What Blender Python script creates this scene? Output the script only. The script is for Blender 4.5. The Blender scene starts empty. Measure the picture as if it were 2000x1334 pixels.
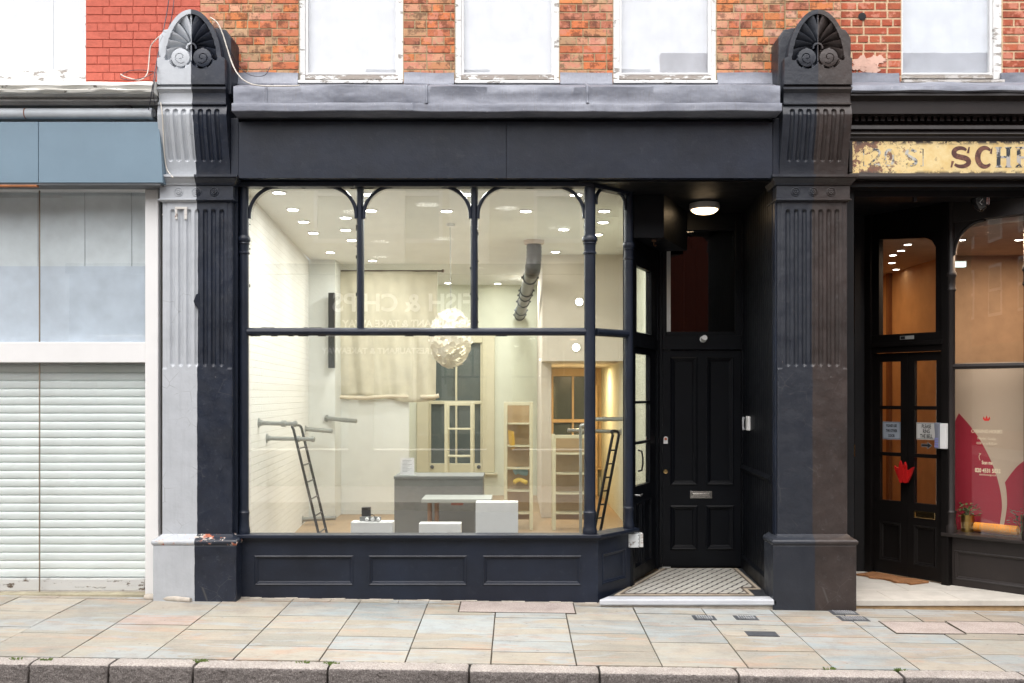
import bpy, math, random
from mathutils import Vector
random.seed(7)
sc = bpy.context.scene
COL = sc.collection
R = math.radians

# ------------------------------------------------------------------ measuring helpers
F, D0, PX, PY, EYE = 1936.0, 8.8, 1009.0, 771.0, 1.83
def X(px, y=0.0): return (px-PX)*(D0+y)/F
def Z(py, y=0.0): return EYE+(PY-py)*(D0+y)/F
def gz(x, y): return -0.015*x + 0.018*min(y, 0.0)          # the pavement falls to the right and to the kerb
def G(px, py):                                             # where a spot of the pavement lies
    y = -1.0
    for _ in range(30):
        x = X(px, y)
        y = (EYE-gz(x, y))*F/(py-PY)-D0
    return X(px, y), y

# ------------------------------------------------------------------ mesh helpers
class Fr:
    """plan frame: u runs from a to b, v runs inward (to the left of a->b), z up"""
    def __init__(s, ax, ay, bx, by):
        L = math.hypot(bx-ax, by-ay); s.L = L
        s.a = (ax, ay); s.d = ((bx-ax)/L, (by-ay)/L); s.n = (-s.d[1], s.d[0])
    def __call__(s, u, v, z):
        return (s.a[0]+s.d[0]*u+s.n[0]*v, s.a[1]+s.d[1]*u+s.n[1]*v, z)

class MB:
    def __init__(s, T=None):
        s.v = []; s.f = []; s.mi = []; s.col = []; s.T = T; s.m = 0; s.c = (1, 1, 1)
    def av(s, p):
        s.v.append(s.T(*p) if s.T else tuple(p)); return len(s.v)-1
    def af(s, idx):
        s.f.append(tuple(idx)); s.mi.append(s.m); s.col.append(s.c)
    def box(s, x0, x1, y0, y1, z0, z1):
        if x0 > x1: x0, x1 = x1, x0
        if y0 > y1: y0, y1 = y1, y0
        if z0 > z1: z0, z1 = z1, z0
        i = [s.av(p) for p in ((x0,y0,z0),(x1,y0,z0),(x1,y1,z0),(x0,y1,z0),(x0,y0,z1),(x1,y0,z1),(x1,y1,z1),(x0,y1,z1))]
        for q in ((0,3,2,1),(4,5,6,7),(0,1,5,4),(1,2,6,5),(2,3,7,6),(3,0,4,7)): s.af([i[k] for k in q])
        return s
    def prism(s, pts, a, b, ax='x'):
        """polygon pts extruded from a to b along ax. pts are (y,z) for x, (x,z) for y, (x,y) for z"""
        def mk(p, t):
            return {'x': (t, p[0], p[1]), 'y': (p[0], t, p[1]), 'z': (p[0], p[1], t)}[ax]
        n = len(pts)
        A = [s.av(mk(p, a)) for p in pts]; B = [s.av(mk(p, b)) for p in pts]
        s.af(A[::-1]); s.af(B)
        for k in range(n): s.af((A[k], A[(k+1) % n], B[(k+1) % n], B[k]))
        return s
    def ring(s, u0, u1, z0, z1, prof):
        """mitred rectangular moulding; prof = (inset, v) loops from the outside in"""
        L = []
        for (t, v) in prof:
            L.append([s.av(p) for p in ((u0+t, v, z0+t), (u1-t, v, z0+t), (u1-t, v, z1-t), (u0+t, v, z1-t))])
        for a, b in zip(L, L[1:]):
            for k in range(4): s.af((a[k], a[(k+1) % 4], b[(k+1) % 4], b[k]))
        s.af(L[-1]); return s
    def tube(s, pts, r, n=8, cap=True):
        P = [Vector(p) for p in pts]; rs = r if isinstance(r, (list, tuple)) else [r]*len(P)
        loops = []; up = None
        for i, p in enumerate(P):
            t = (P[min(i+1, len(P)-1)]-P[max(i-1, 0)]).normalized()
            if up is None: up = Vector((0, 0, 1)) if abs(t.z) < .9 else Vector((1, 0, 0))
            a = t.cross(up).normalized(); b = a.cross(t).normalized(); up = b
            loops.append([s.av(p+a*math.cos(2*math.pi*k/n)*rs[i]+b*math.sin(2*math.pi*k/n)*rs[i]) for k in range(n)])
        for A, B in zip(loops, loops[1:]):
            for k in range(n): s.af((A[k], A[(k+1) % n], B[(k+1) % n], B[k]))
        if cap: s.af(loops[0][::-1]); s.af(loops[-1])
        return s
    def lathe(s, cx, cy, prof, n=20):
        """prof = (radius, z) turned about the vertical through cx, cy"""
        L = [[s.av((cx+r*math.cos(2*math.pi*k/n), cy+r*math.sin(2*math.pi*k/n), z)) for k in range(n)] for r, z in prof]
        for A, B in zip(L, L[1:]):
            for k in range(n): s.af((A[k], A[(k+1) % n], B[(k+1) % n], B[k]))
        s.af(L[0][::-1]); s.af(L[-1]); return s
    def disc(s, c, nrm, prof, n=20):
        """prof = (radius, offset along nrm)"""
        nrm = Vector(nrm).normalized(); c = Vector(c)
        a = nrm.cross(Vector((0, 0, 1)) if abs(nrm.z) < .9 else Vector((1, 0, 0))).normalized(); b = nrm.cross(a)
        L = [[s.av(c+nrm*o+a*r*math.cos(2*math.pi*k/n)+b*r*math.sin(2*math.pi*k/n)) for k in range(n)] for r, o in prof]
        for A, B in zip(L, L[1:]):
            for k in range(n): s.af((A[k], A[(k+1) % n], B[(k+1) % n], B[k]))
        s.af(L[0][::-1]); s.af(L[-1]); return s
    def hfield(s, us, zs, fn, yback):
        """front relief: fn(a,b)->(x,y,z) for a in us, b in zs, with side walls going back to yback"""
        rows = []
        for b in zs:
            pts = [fn(a, b) for a in us]
            row = [s.av((pts[0][0], yback, pts[0][2]))]+[s.av(p) for p in pts]+[s.av((pts[-1][0], yback, pts[-1][2]))]
            rows.append(row)
        for A, B in zip(rows, rows[1:]):
            for k in range(len(A)-1): s.af((A[k], A[k+1], B[k+1], B[k]))
        s.af(rows[0][::-1]); s.af(rows[-1]); return s
    def text(s, body, size, place, align='CENTER', off=0.0, depth=0.002, wide=1.0):
        """place(u, w, t): u right, w up, t out of the sheet"""
        cu = bpy.data.curves.new('lettering', 'FONT'); cu.body = body; cu.size = size; cu.align_x = align; cu.offset = off
        cu.resolution_u = 4
        o = bpy.data.objects.new('lettering', cu); COL.objects.link(o)
        me = bpy.data.meshes.new_from_object(o.evaluated_get(bpy.context.evaluated_depsgraph_get()))
        base = len(s.v)
        for v in me.vertices: s.av(place(v.co.x*wide, v.co.y, depth))
        for p in me.polygons: s.af([base+k for k in p.vertices])
        bpy.data.objects.remove(o); bpy.data.meshes.remove(me); bpy.data.curves.remove(cu)
        return s
    def build(s, name, mat, parent=None, bevel=0, smooth=None, seg=2):
        org = Vector((0, 0, 0)); p = parent
        while p: org += p.location; p = p.parent
        me = bpy.data.meshes.new(name)
        me.from_pydata([tuple(Vector(v)-org) for v in s.v], [], s.f)
        mats = mat if isinstance(mat, (list, tuple)) else [mat]
        for m in mats: me.materials.append(m)
        if len(mats) > 1: me.polygons.foreach_set('material_index', s.mi)
        if any(c != (1, 1, 1) for c in s.col):
            at = me.color_attributes.new('Col', 'FLOAT_COLOR', 'CORNER'); k = 0
            buf = []
            for pl, c in zip(me.polygons, s.col): buf += list((*c, 1.0))*pl.loop_total
            at.data.foreach_set('color', buf)
        me.update()
        if smooth is not None:
            me.polygons.foreach_set('use_smooth', [True]*len(me.polygons))
            if smooth < 180: me.set_sharp_from_angle(angle=R(smooth))
        o = bpy.data.objects.new(name, me); COL.objects.link(o)
        if parent: o.parent = parent
        if bevel:
            b = o.modifiers.new('edge', 'BEVEL'); b.width = bevel; b.segments = seg; b.limit_method = 'ANGLE'; b.angle_limit = R(40)
            b.harden_normals = False
        return o

def tag(o, label, cat, group=None):
    o['label'] = label; o['category'] = cat
    if group: o['group'] = group
    return o
def thing(name, label, cat, loc=(0, 0, 0), group=None):
    o = bpy.data.objects.new(name, None); COL.objects.link(o); o.location = loc; o.empty_display_size = .1
    return tag(o, label, cat, group)
def struct(o, kind='structure'): o['kind'] = kind; return o
def copy_tree(o, parent=None):
    c = o.copy(); COL.objects.link(c)
    if parent: c.parent = parent
    for ch in [k for k in bpy.data.objects if k.parent == o]: copy_tree(ch, c)
    return c

# ------------------------------------------------------------------ materials
class NT:
    def __init__(s, name):
        s.m = bpy.data.materials.new(name); s.m.use_nodes = True; s.t = s.m.node_tree; s.t.nodes.clear()
        s.out = s.n('ShaderNodeOutputMaterial'); s._tc = None
    def n(s, kind, **kw):
        nd = s.t.nodes.new(kind)
        for k, v in kw.items(): setattr(nd, k, v)
        return nd
    def l(s, a, b): s.t.links.new(a, b)
    def set(s, sock, v):
        if hasattr(v, 'links') or isinstance(v, bpy.types.NodeSocket): s.l(v, sock)
        elif isinstance(v, (tuple, list)) and sock.type == 'RGBA': sock.default_value = (*v[:3], 1)
        else: sock.default_value = v
    def co(s):
        if not s._tc: s._tc = s.n('ShaderNodeTexCoord').outputs['Object']
        return s._tc
    def map(s, scale=(1, 1, 1), rot=(0, 0, 0), loc=(0, 0, 0)):
        m = s.n('ShaderNodeMapping'); s.l(s.co(), m.inputs[0])
        m.inputs['Scale'].default_value = scale; m.inputs['Rotation'].default_value = rot; m.inputs['Location'].default_value = loc
        return m.outputs[0]
    def noise(s, scale, detail=4, rough=.55, vec=None, dist=0):
        t = s.n('ShaderNodeTexNoise'); s.l(vec or s.co(), t.inputs['Vector'])
        t.inputs['Scale'].default_value = scale; t.inputs['Detail'].default_value = detail; t.inputs['Roughness'].default_value = rough
        t.inputs['Distortion'].default_value = dist
        return t.outputs['Fac']
    def ramp(s, fac, a, b, lo=0.0, hi=1.0):
        m = s.n('ShaderNodeMapRange'); m.clamp = True; s.l(fac, m.inputs[0])
        for k, v in enumerate((a, b, lo, hi)): m.inputs[k+1].default_value = v
        return m.outputs[0]
    def math(s, op, a, b=0.0, c=0.0):
        m = s.n('ShaderNodeMath', operation=op)
        for k, v in enumerate((a, b, c)): s.set(m.inputs[k], v)
        return m.outputs[0]
    def mix(s, fac, a, b, mode='MIX'):
        m = s.n('ShaderNodeMix', data_type='RGBA', blend_type=mode)
        s.set(m.inputs[0], fac); s.set(m.inputs[6], a); s.set(m.inputs[7], b); return m.outputs[2]
    def sep(s, v=None):
        q = s.n('ShaderNodeSeparateXYZ'); s.l(v or s.co(), q.inputs[0]); return q.outputs
    def bump(s, h, strength=.3, dist=.01, nrm=None):
        b = s.n('ShaderNodeBump'); b.inputs['Strength'].default_value = strength; b.inputs['Distance'].default_value = dist
        s.l(h, b.inputs['Height'])
        if nrm: s.l(nrm, b.inputs['Normal'])
        return b.outputs[0]
    def pbr(s, col, rough=.5, metal=0, nrm=None, spec=.5, **kw):
        p = s.n('ShaderNodeBsdfPrincipled'); s.set(p.inputs['Base Color'], col); s.set(p.inputs['Roughness'], rough)
        s.set(p.inputs['Metallic'], metal); p.inputs['Specular IOR Level'].default_value = spec
        if nrm: s.l(nrm, p.inputs['Normal'])
        for k, v in kw.items(): s.set(p.inputs[k], v)
        s.l(p.outputs[0], s.out.inputs[0]); return s.m

def lin(r, g, b):
    f = lambda c: c/12.92 if c <= .04045 else ((c+.055)/1.055)**2.4
    return tuple(f(k/255) for k in (r, g, b))
def dim(c, k): return tuple(q*k for q in c)

def paint(name, col, rough=.5, var=.18, vs=3.0, bump=.15, bs=60, spec=.5, dust=0.0, dustcol=(.35, .33, .3), metal=0, lump=0):
    t = NT(name)
    a = t.ramp(t.noise(vs, 6, .6), .3, .7)
    c = t.mix(a, dim(col, 1-var), dim(col, 1+var))
    st = t.ramp(t.noise(4, 5, .6, t.map((9, 9, .8))), .35, .75, 0, .5*var)
    c = t.mix(st, c, dim(col, .55))
    if dust:
        dn = t.ramp(t.noise(14, 8, .75), .56, .76, 0, dust); c = t.mix(dn, c, dustcol)
    r = t.math('ADD', t.math('MULTIPLY', t.noise(9, 5), .25), rough-.12)
    h = t.noise(bs, 5, .6)
    nr = t.bump(h, bump, .004)
    if lump: nr = t.bump(t.noise(9, 3, .5), lump, .02, nr)
    return t.pbr(c, r, metal, nr, spec)

def plain(name, col, rough=.5, metal=0, spec=.5, **kw):
    t = NT(name); c = t.mix(t.ramp(t.noise(6, 5), .3, .7), dim(col, .9), dim(col, 1.08))
    return t.pbr(c, rough, metal, None, spec, **kw)
def emit(name, col, k):
    t = NT(name); e = t.n('ShaderNodeEmission'); t.set(e.inputs[0], col); e.inputs[1].default_value = k
    t.l(e.outputs[0], t.out.inputs[0]); return t.m
def glass(name, f0=.05, tint=(1, 1, 1), wave=.0):
    t = NT(name)
    g = t.n('ShaderNodeNewGeometry')
    nrm = g.outputs['Normal']
    d = t.n('ShaderNodeVectorMath', operation='DOT_PRODUCT'); t.l(g.outputs['Normal'], d.inputs[0]); t.l(g.outputs['Incoming'], d.inputs[1])
    k = t.math('POWER', t.math('SUBTRACT', 1.0, t.math('ABSOLUTE', d.outputs['Value'])), 5.0)
    fr = t.math('ADD', t.math('MULTIPLY', k, 1-f0), f0)
    tr = t.n('ShaderNodeBsdfTransparent'); tr.inputs[0].default_value = (*tint, 1)
    gl = t.n('ShaderNodeBsdfGlossy'); gl.inputs['Roughness'].default_value = 0.0
    gl.inputs['Color'].default_value = (1, 1, 1, 1)
    if wave: t.l(t.bump(t.noise(1.6, 2, .5), wave, .02), gl.inputs['Normal'])
    mx = t.n('ShaderNodeMixShader'); t.l(fr, mx.inputs[0]); t.l(tr.outputs[0], mx.inputs[1]); t.l(gl.outputs[0], mx.inputs[2])
    t.l(mx.outputs[0], t.out.inputs[0]); return t.m

M = {}
NAVY = (.0090, .0134, .0258); BROWN = (.036, .0265, .024); PALE = (.45, .475, .51); DOORC = (.0032, .0040, .0062)
M['navy'] = paint('navy_paint', NAVY, .42, .32, 2.5, .2, 70, .42, .2, (.075, .08, .095), 0, .12)
M['door'] = paint('black_door_paint', DOORC, .45, .2, 3, .08, 80, .22, .03, (.03, .03, .03))
M['brownp'] = paint('brown_black_paint', (.020, .0155, .0145), .42, .2, 3, .12, 70, .40, .08, (.09, .08, .07))
M['browndoor'] = paint('near_black_brown_paint', (.0062, .0050, .0048), .45, .2, 3, .1, 70, .22, .03, (.03, .03, .03))
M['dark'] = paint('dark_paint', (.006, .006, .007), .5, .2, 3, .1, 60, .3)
def two_paint(name, a, b, chips=0.0, chipcol=(.42, .13, .07), lump=.35):
    t = NT(name); xx = t.sep()[0]
    e = t.math('ADD', xx, t.math('MULTIPLY', t.math('SUBTRACT', t.noise(7, 4), .5), .015))
    m = t.ramp(e, -.001, .001)
    v = t.ramp(t.noise(3, 7, .65), .3, .72)
    st = t.ramp(t.noise(5, 5, .6, t.map((7, 7, .7))), .5, .8)
    ca = t.mix(t.math('MULTIPLY', st, .25), t.mix(v, dim(a, .86), dim(a, 1.06)), dim(a, .6))
    cb = t.mix(v, dim(b, .62), dim(b, 1.45))
    cb = t.mix(t.ramp(t.noise(22, 8, .8), .56, .74, 0, .32), cb, (.16, .165, .18))
    c = t.mix(m, ca, cb)
    # hairline cracks and chips where the paint has come away
    vo = t.n('ShaderNodeTexVoronoi', feature='DISTANCE_TO_EDGE'); t.l(t.map((1, 1, 1)), vo.inputs['Vector']); vo.inputs['Scale'].default_value = 6
    cr = t.math('MULTIPLY', t.ramp(vo.outputs['Distance'], .0, .012, 1, 0), t.ramp(t.noise(3, 4), .56, .62))
    c = t.mix(t.math('MULTIPLY', cr, .7), c, (.09, .085, .08))
    th = .70-.2*chips
    ch = t.ramp(t.noise(11, 8, .7), th, th+.012)
    c = t.mix(ch, c, t.mix(t.ramp(t.noise(16, 4), .45, .55), chipcol, (.5, .47, .43)))
    h = t.math('ADD', t.math('MULTIPLY', t.noise(70, 5, .65), .5), t.math('MULTIPLY', ch, -1.2))
    nr = t.bump(t.noise(11, 4, .55), lump, .012, t.bump(h, .28, .004))
    return t.pbr(c, t.ramp(t.noise(8, 4), .3, .7, .34, .58), 0, nr, .5)
M['pilL'] = two_paint('grey_and_navy_paint', PALE, NAVY)
M['pilLchip'] = two_paint('chipped_grey_and_navy_paint', PALE, NAVY, .74, (.42, .12, .06))
M['pilR'] = two_paint('navy_and_brown_paint', (.020, .024, .034), BROWN, 0, (.3, .2, .16), .55)

def brick(name, paintcol=None, soot=.5):
    t = NT(name)
    at = t.n('ShaderNodeAttribute', attribute_name='Col'); base = at.outputs['Color']
    n1 = t.ramp(t.noise(26, 8, .7), .35, .7)
    if paintcol:
        c = t.mix(n1, dim(paintcol, .85), dim(paintcol, 1.1))
        c = t.mix(t.ramp(t.noise(3, 6, .7), .6, .75, 0, .35), c, dim(paintcol, .6))
    else:
        c = t.mix(n1, t.mix(.3, base, (.36, .13, .05)), base)
        c = t.mix(t.ramp(t.noise(4, 6, .7), .42, .68, 0, .28), c, (.34, .22, .13))
        c = t.mix(t.ramp(t.noise(15, 9, .72), .50, .57, 0, soot), c, (.06, .032, .027))
        c = t.mix(t.ramp(t.noise(10, 7, .65, t.map((1, 1, 1), (0, 0, 0), (4, 0, 7))), .53, .59, 0, .8), c, (.56, .23, .16))
    nr = t.bump(t.noise(60, 6, .7), .6, .006, t.bump(t.noise(14, 3), .4, .012))
    return t.pbr(c, .88, 0, nr, .2)
M['brick'] = brick('stock_brick', None, .6)
M['brickred'] = brick('red_brick', None, .25)
M['brickpaint'] = brick('painted_brick', (.49, .125, .088))
M['brickfar'] = brick('plain_red_brick', (.26, .075, .05))
def mortar(name, c): 
    t = NT(name); q = t.mix(t.ramp(t.noise(40, 6, .7), .3, .7), dim(c, .7), dim(c, 1.15))
    return t.pbr(q, .95, 0, t.bump(t.noise(90, 5, .7), .6, .006), .1)
M['mortar'] = mortar('lime_mortar', (.42, .33, .20)); M['mortar2'] = mortar('cream_mortar', (.62, .46, .30)); M['mortarp'] = mortar('painted_mortar', (.47, .12, .085))

def lead():
    t = NT('lead_sheet')
    v = t.ramp(t.noise(2.2, 7, .65, t.map((1, 1, 3))), .3, .7)
    c = t.mix(v, (.125, .135, .17), (.26, .275, .32))
    st = t.ramp(t.noise(6, 6, .6, t.map((22, 22, 1.2))), .52, .72, 0, .6)
    c = t.mix(st, c, (.16, .155, .16))
    c = t.mix(t.ramp(t.noise(30, 8, .75), .62, .7, 0, .6), c, (.52, .53, .57))
    nr = t.bump(t.noise(3.5, 3, .5), .5, .05, t.bump(t.noise(45, 5), .25, .005))
    return t.pbr(c, .55, .15, nr, .4)
M['lead'] = lead()
def peel(name, base, under, amount):
    t = NT(name)
    n = t.noise(7, 9, .75, t.map((1, 1, 3.2))); f = t.ramp(n, .60-amount, .615-amount)
    wood = t.mix(t.noise(20, 4, .6, t.map((1, 8, 8))), dim(under, .5), dim(under, 1.2))
    c = t.mix(f, base, wood)
    nr = t.bump(f, .8, -.004)
    return t.pbr(c, .5, 0, nr, .4)
M['white'] = paint('white_paint', (.74, .74, .74), .4, .03, 3, .06, 60, .5)
M['peel'] = peel('peeling_white_paint', (.74, .74, .73), (.34, .30, .27), .135)
M['peel1'] = peel('aged_white_paint', (.73, .73, .72), (.38, .35, .32), .025)
M['woodgrey'] = peel('weathered_wood', (.52, .50, .48), (.40, .36, .32), .1)
M['blind'] = plain('white_blind', (.50, .525, .57), .8)
M['blindgrey'] = plain('grey_net_curtain', (.50, .54, .60), .8)
M['glass'] = glass('shop_glass', .15, (.985, .995, .985), .012)
M['glassr'] = glass('parlour_glass', .05, (1, 1, 1), .012)
M['glassup'] = glass('upper_glass', .06, (1, 1, 1), .02)
M['glassdark'] = glass('fanlight_glass', .07, (.5, .5, .5), .01)
# ------------------------------------------------------------------ more materials
def flagmat():
    t = NT('york_stone_flags')
    at = t.n('ShaderNodeAttribute', attribute_name='Col').outputs['Color']
    wv = t.map((.9, 3.6, 1))
    n = t.noise(1.6, 9, .62, wv, .8)
    c = t.mix(t.ramp(n, .42, .60, 0, .5), at, (.40, .33, .255))
    c = t.mix(t.ramp(t.noise(1.1, 8, .6, t.map((.8, 3.0, 1), (0, 0, .15), (5, 3, 0)), 1.1), .545, .572, 0, .6), c, (.31, .35, .37))
    c = t.mix(t.ramp(t.noise(1.4, 8, .65, t.map((.8, 4.2, 1), (0, 0, -.1), (11, 8, 0)), 1.2), .575, .61, 0, .5), c, (.40, .25, .17))
    c = t.mix(t.ramp(t.noise(5, 8, .7), .46, .72, 0, .6), c, (.20, .175, .15))
    c = t.mix(t.ramp(t.noise(55, 6, .7), .35, .75, 0, .25), c, (.50, .47, .43))
    c = t.mix(t.ramp(t.noise(23, 3, .5), .70, .74, 0, .6), c, (.13, .12, .11))
    vo = t.n('ShaderNodeTexVoronoi', feature='F1'); t.l(t.map((1, 1, 0)), vo.inputs['Vector']); vo.inputs['Scale'].default_value = 5.5
    sz = t.n('ShaderNodeSeparateColor'); t.l(vo.outputs['Color'], sz.inputs[0])
    gum = t.math('LESS_THAN', vo.outputs['Distance'], t.math('SUBTRACT', t.math('MULTIPLY', sz.outputs[0], .16), .075))
    c = t.mix(t.math('MULTIPLY', gum, .5), c, (.15, .14, .13))
    nr = t.bump(t.noise(70, 6, .7), .25, .004, t.bump(t.noise(5, 5, .55, wv), .45, .016))
    return t.pbr(c, t.ramp(n, .3, .7, .5, .75), 0, nr, .35)
M['flags'] = flagmat()
M['joint'] = paint('sandy_joint', (.07, .058, .045), .95, .3, 8, .5, 60, .1)
def granite(name, a, b, bumpk=.8):
    t = NT(name)
    c = t.mix(t.ramp(t.noise(95, 4, .7), .4, .62), a, b)
    c = t.mix(t.ramp(t.noise(5, 6, .6), .45, .8, 0, .5), c, dim(a, .5))
    c = t.mix(t.ramp(t.noise(130, 2, .5), .62, .7, 0, .5), c, (.6, .57, .55))
    nr = t.bump(t.noise(48, 7, .7), bumpk, .014, t.bump(t.noise(110, 4), .35, .004))
    return t.pbr(c, .8, 0, nr, .3)
M['kerb'] = granite('kerb_granite', (.30, .265, .24), (.50, .455, .42), .6)
M['kerbface'] = granite('darker_hewn_granite', (.14, .123, .116), (.28, .25, .236), 1.0)  # darker granite for the front and end faces of the kerb
M['granite'] = granite('pink_granite', (.34, .28, .25), (.48, .42, .39), .2)
M['asphalt'] = granite('asphalt', (.085, .082, .08), (.15, .145, .14), .4)
M['iron'] = paint('cast_iron', (.06, .065, .075), .6, .3, 20, .4, 60, .5)
M['ironlight'] = paint('worn_iron', (.26, .27, .28), .5, .3, 20, .3, 60, .5)
M['weed'] = plain('weed_green', (.10, .15, .03), .7)
M['marble'] = paint('white_marble', (.54, .56, .60), .35, .07, 4, .1, 40, .5, .15, (.40, .38, .36))
M['cement'] = paint('worn_cement', (.42, .38, .33), .9, .25, 9, .5, 50, .2)
M['limestone'] = paint('pale_limestone', (.52, .49, .44), .7, .12, 5, .2, 40, .3, .2, (.3, .27, .23))
M['sandedge'] = paint('sandstone_edge', (.42, .29, .16), .85, .25, 8, .4, 40, .2)

# ------------------------------------------------------------------ ground
KY = -1.945                                                # back of the kerb
def slab(mb, x0, x1, y0, y1, top=0.0, th=.06):
    """a flag following the fall of the pavement"""
    c = [(x0, y0), (x1, y0), (x1, y1), (x0, y1)]
    j = [random.uniform(-.0015, .0015) for _ in c]
    A = [mb.av((x, y, gz(x, y)+top-th)) for x, y in c]; B = [mb.av((x, y, gz(x, y)+top+q)) for (x, y), q in zip(c, j)]
    mb.af(B)
    for k in range(4): mb.af((A[k], A[(k+1) % 4], B[(k+1) % 4], B[k]))
pal = [(.45, .385, .29), (.45, .385, .29), (.42, .375, .30), (.49, .42, .33), (.46, .36, .26), (.41, .37, .30),
       (.35, .41, .44), (.38, .43, .45), (.44, .40, .33), (.50, .33, .27), (.42, .39, .33)]
pal = [tuple(.76*w_*(.70*k+.30*sum(c)/3) for k, w_ in zip(c, (.965, 1.0, .98))) for c in pal]
pv = MB()
GR0, GR1 = X(897, -.15), X(1128, -.15)                      # granite cover by the stall riser
for k in range(-13, 14):
    x0 = -.18+.595*k; x1 = x0+.595
    y = KY+.008; row = 0
    while y < -.16:
        h = random.choice((.30, .36, .42, .5, .62))
        y1 = min(y+h, -.155)
        if -.155-y1 < .2: y1 = -.155
        c = random.choice(pal); q = random.uniform(.82, 1.12)
        if k < -2 and random.random() < .7: c = pal[random.choice((0, 2, 3, 8))]
        if k > 2 and random.random() < .45: c = pal[random.choice((6, 7, 10, 2))]
        pv.c = dim(c, q)
        sx = .0 if abs(x0) > 9 else .0
        slab(pv, x0+.005+random.uniform(-.001, .002), x1-.005, y+.005, y1-.005+random.uniform(-.002, .001), random.uniform(-.002, .002))
        y = y1; row += 1
    pv.c = dim(random.choice(pal[:6]), random.uniform(.95, 1.05))
    for (a, b) in ((x0+.003, x0+.33), (x0+.336, x1-.003)): slab(pv, a, b, -.151, .02, .001)
struct(pv.build('pavement', M['flags']))
bd = MB(); g = 10
for (ya, yb) in ((KY, .9),):
    A = [bd.av((-9, ya, gz(-9, ya)-.008)), bd.av((9, ya, gz(9, ya)-.008)), bd.av((9, .02, gz(9, 0)-.008)), bd.av((-9, .02, gz(-9, 0)-.008))]
    bd.af(A)
struct(bd.build('pavement_bed', M['joint']))
# kerb
kb = MB(); edges = [X(p, KY) for p in (-420, -130, 78, 230, 391, 648, 918, 1168, 1434, 1750, 1986, 2240, 2500)]
for a, b in zip(edges, edges[1:]):
    a += .008; b -= .008
    n = max(6, int((b-a)/.014)); nz_ = [[random.gauss(0, .0028) for _ in range(30)] for _ in range(n+1)]; top = random.uniform(-.004, .004)
    prof = [(KY-.006, -.3), (KY-.006, .0), (KY-.03, .004), (KY-.10, .003), (KY-.150, .0), (KY-.162, -.008), (KY-.166, -.022)]+[(KY-.166-.0008*q, -.022-.0125*q) for q in range(1, 15)]+[(KY-.178, -.3)]
    rows = []
    for i in range(n+1):
        x = a+(b-a)*i/n; e = min(i, n-i)
        rows.append([kb.av((x, yy+(nz_[i][qq] if zz < -.015 else .0015*nz_[i][qq])+(.010 if e == 0 and yy < KY-.1 else 0), gz(x, KY)+zz+top+random.uniform(-.0025, .0025)-(.008 if e == 0 and zz > -.05 else 0))) for qq, (yy, zz) in enumerate(prof)])
    for A, B in zip(rows, rows[1:]):
        for q in range(len(prof)-1):
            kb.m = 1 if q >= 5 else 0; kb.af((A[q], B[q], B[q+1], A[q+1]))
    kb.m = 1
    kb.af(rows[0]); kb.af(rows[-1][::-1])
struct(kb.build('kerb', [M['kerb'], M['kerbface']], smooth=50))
rd = MB()
A = [rd.av((x, y, gz(x, KY)-.155+zz)) for x, y, zz in ((-60, KY-.10, 0), (60, KY-.10, 0), (60, -8.2, 0), (-60, -8.2, 0))]
rd.af(A); struct(rd.build('road', M['asphalt']))
op = MB()
op.box(-60, 60, -11.2, -8.2, -.7, -.02)
A = [op.av((x, y, -1.4)) for x, y in ((-400, -400), (400, -400), (400, 400), (-400, 400))]; op.af(A)
struct(op.build('ground', M['cement']))
wd = MB()
for px, py in ((30, 1289), (88, 1291), (92, 1291), (392, 1293), (388, 1293), (592, 1296), (646, 1297), (650, 1298), (1620, 1308), (1755, 1311), (1760, 1311)):
    x, y = G(px, py)
    for q in range(26):
        a = random.uniform(0, 6.28); r = random.uniform(.004, .045); h = random.uniform(.008, .03)
        cx, cy = x+r*math.cos(a), y+r*.35*math.sin(a); z0 = gz(cx, cy)-.006; w = .004
        i = [wd.av(p) for p in ((cx-w, cy, z0), (cx+w, cy, z0), (cx+w*2*math.cos(a)+.006*math.cos(a), cy+.006*math.sin(a), z0+h), (cx-w*.5, cy+.004, z0+h*.8))]
        wd.af(i)
o = wd.build('kerb_weeds', M['weed']); o['kind'] = 'stuff'

def cover(name, label, px0, px1, py0, py1, mat, group=None, slots=0, frame=True):
    xa, ya = G((px0+px1)/2, py1); _, yb = G((px0+px1)/2, py0)
    x0, _ = G(px0, (py0+py1)/2); x1, _ = G(px1, (py0+py1)/2)
    t = thing(name, label, 'cover', ((x0+x1)/2, (ya+yb)/2, gz((x0+x1)/2, ya)), group)
    m = MB(); slab(m, x0+.008, x1-.008, ya+.008, yb-.008, .004, .03); m.build('plate', mat, t)
    if slots:
        m = MB()
        for k in range(slots):
            xx = x0+.02+(x1-x0-.04)*(k+.5)/slots; slab(m, xx-.006, xx+.006, ya+.02, yb-.02, .0095, .006)
        struct(m.build('rib', M['ironlight'], t), 'stuff')
    if frame:
        m = MB()
        for a in ((x0-.004, x1+.004, ya-.004, ya+.008), (x0-.004, x1+.004, yb-.008, yb+.004), (x0-.004, x0+.008, ya+.008, yb-.008), (x1-.008, x1+.004, ya+.008, yb-.008)):
            slab(m, *a, .003, .02)
        m.build('frame', M['iron'] if mat != M['granite'] else M['joint'], t)
    return t
cover('coal_cover', 'long pink granite slab cover set in the pavement against the navy stall riser', 897, 1122, 1177, 1197, M['granite'])
cover('utility_cover', 'small ribbed iron cover nearest below the white threshold, left of two in line', 1355, 1396, 1203, 1211, M['iron'], 'small iron covers', 7)
cover('utility_cover', 'small ribbed iron cover right of its twin, before the navy foot of the right pilaster', 1436, 1478, 1203, 1211, M['iron'], 'small iron covers', 7)
cover('utility_cover', 'plain dark iron cover furthest from the shops, out in the middle of the pavement', 1459, 1517, 1234, 1243, M['iron'], 'small iron covers')
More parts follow.
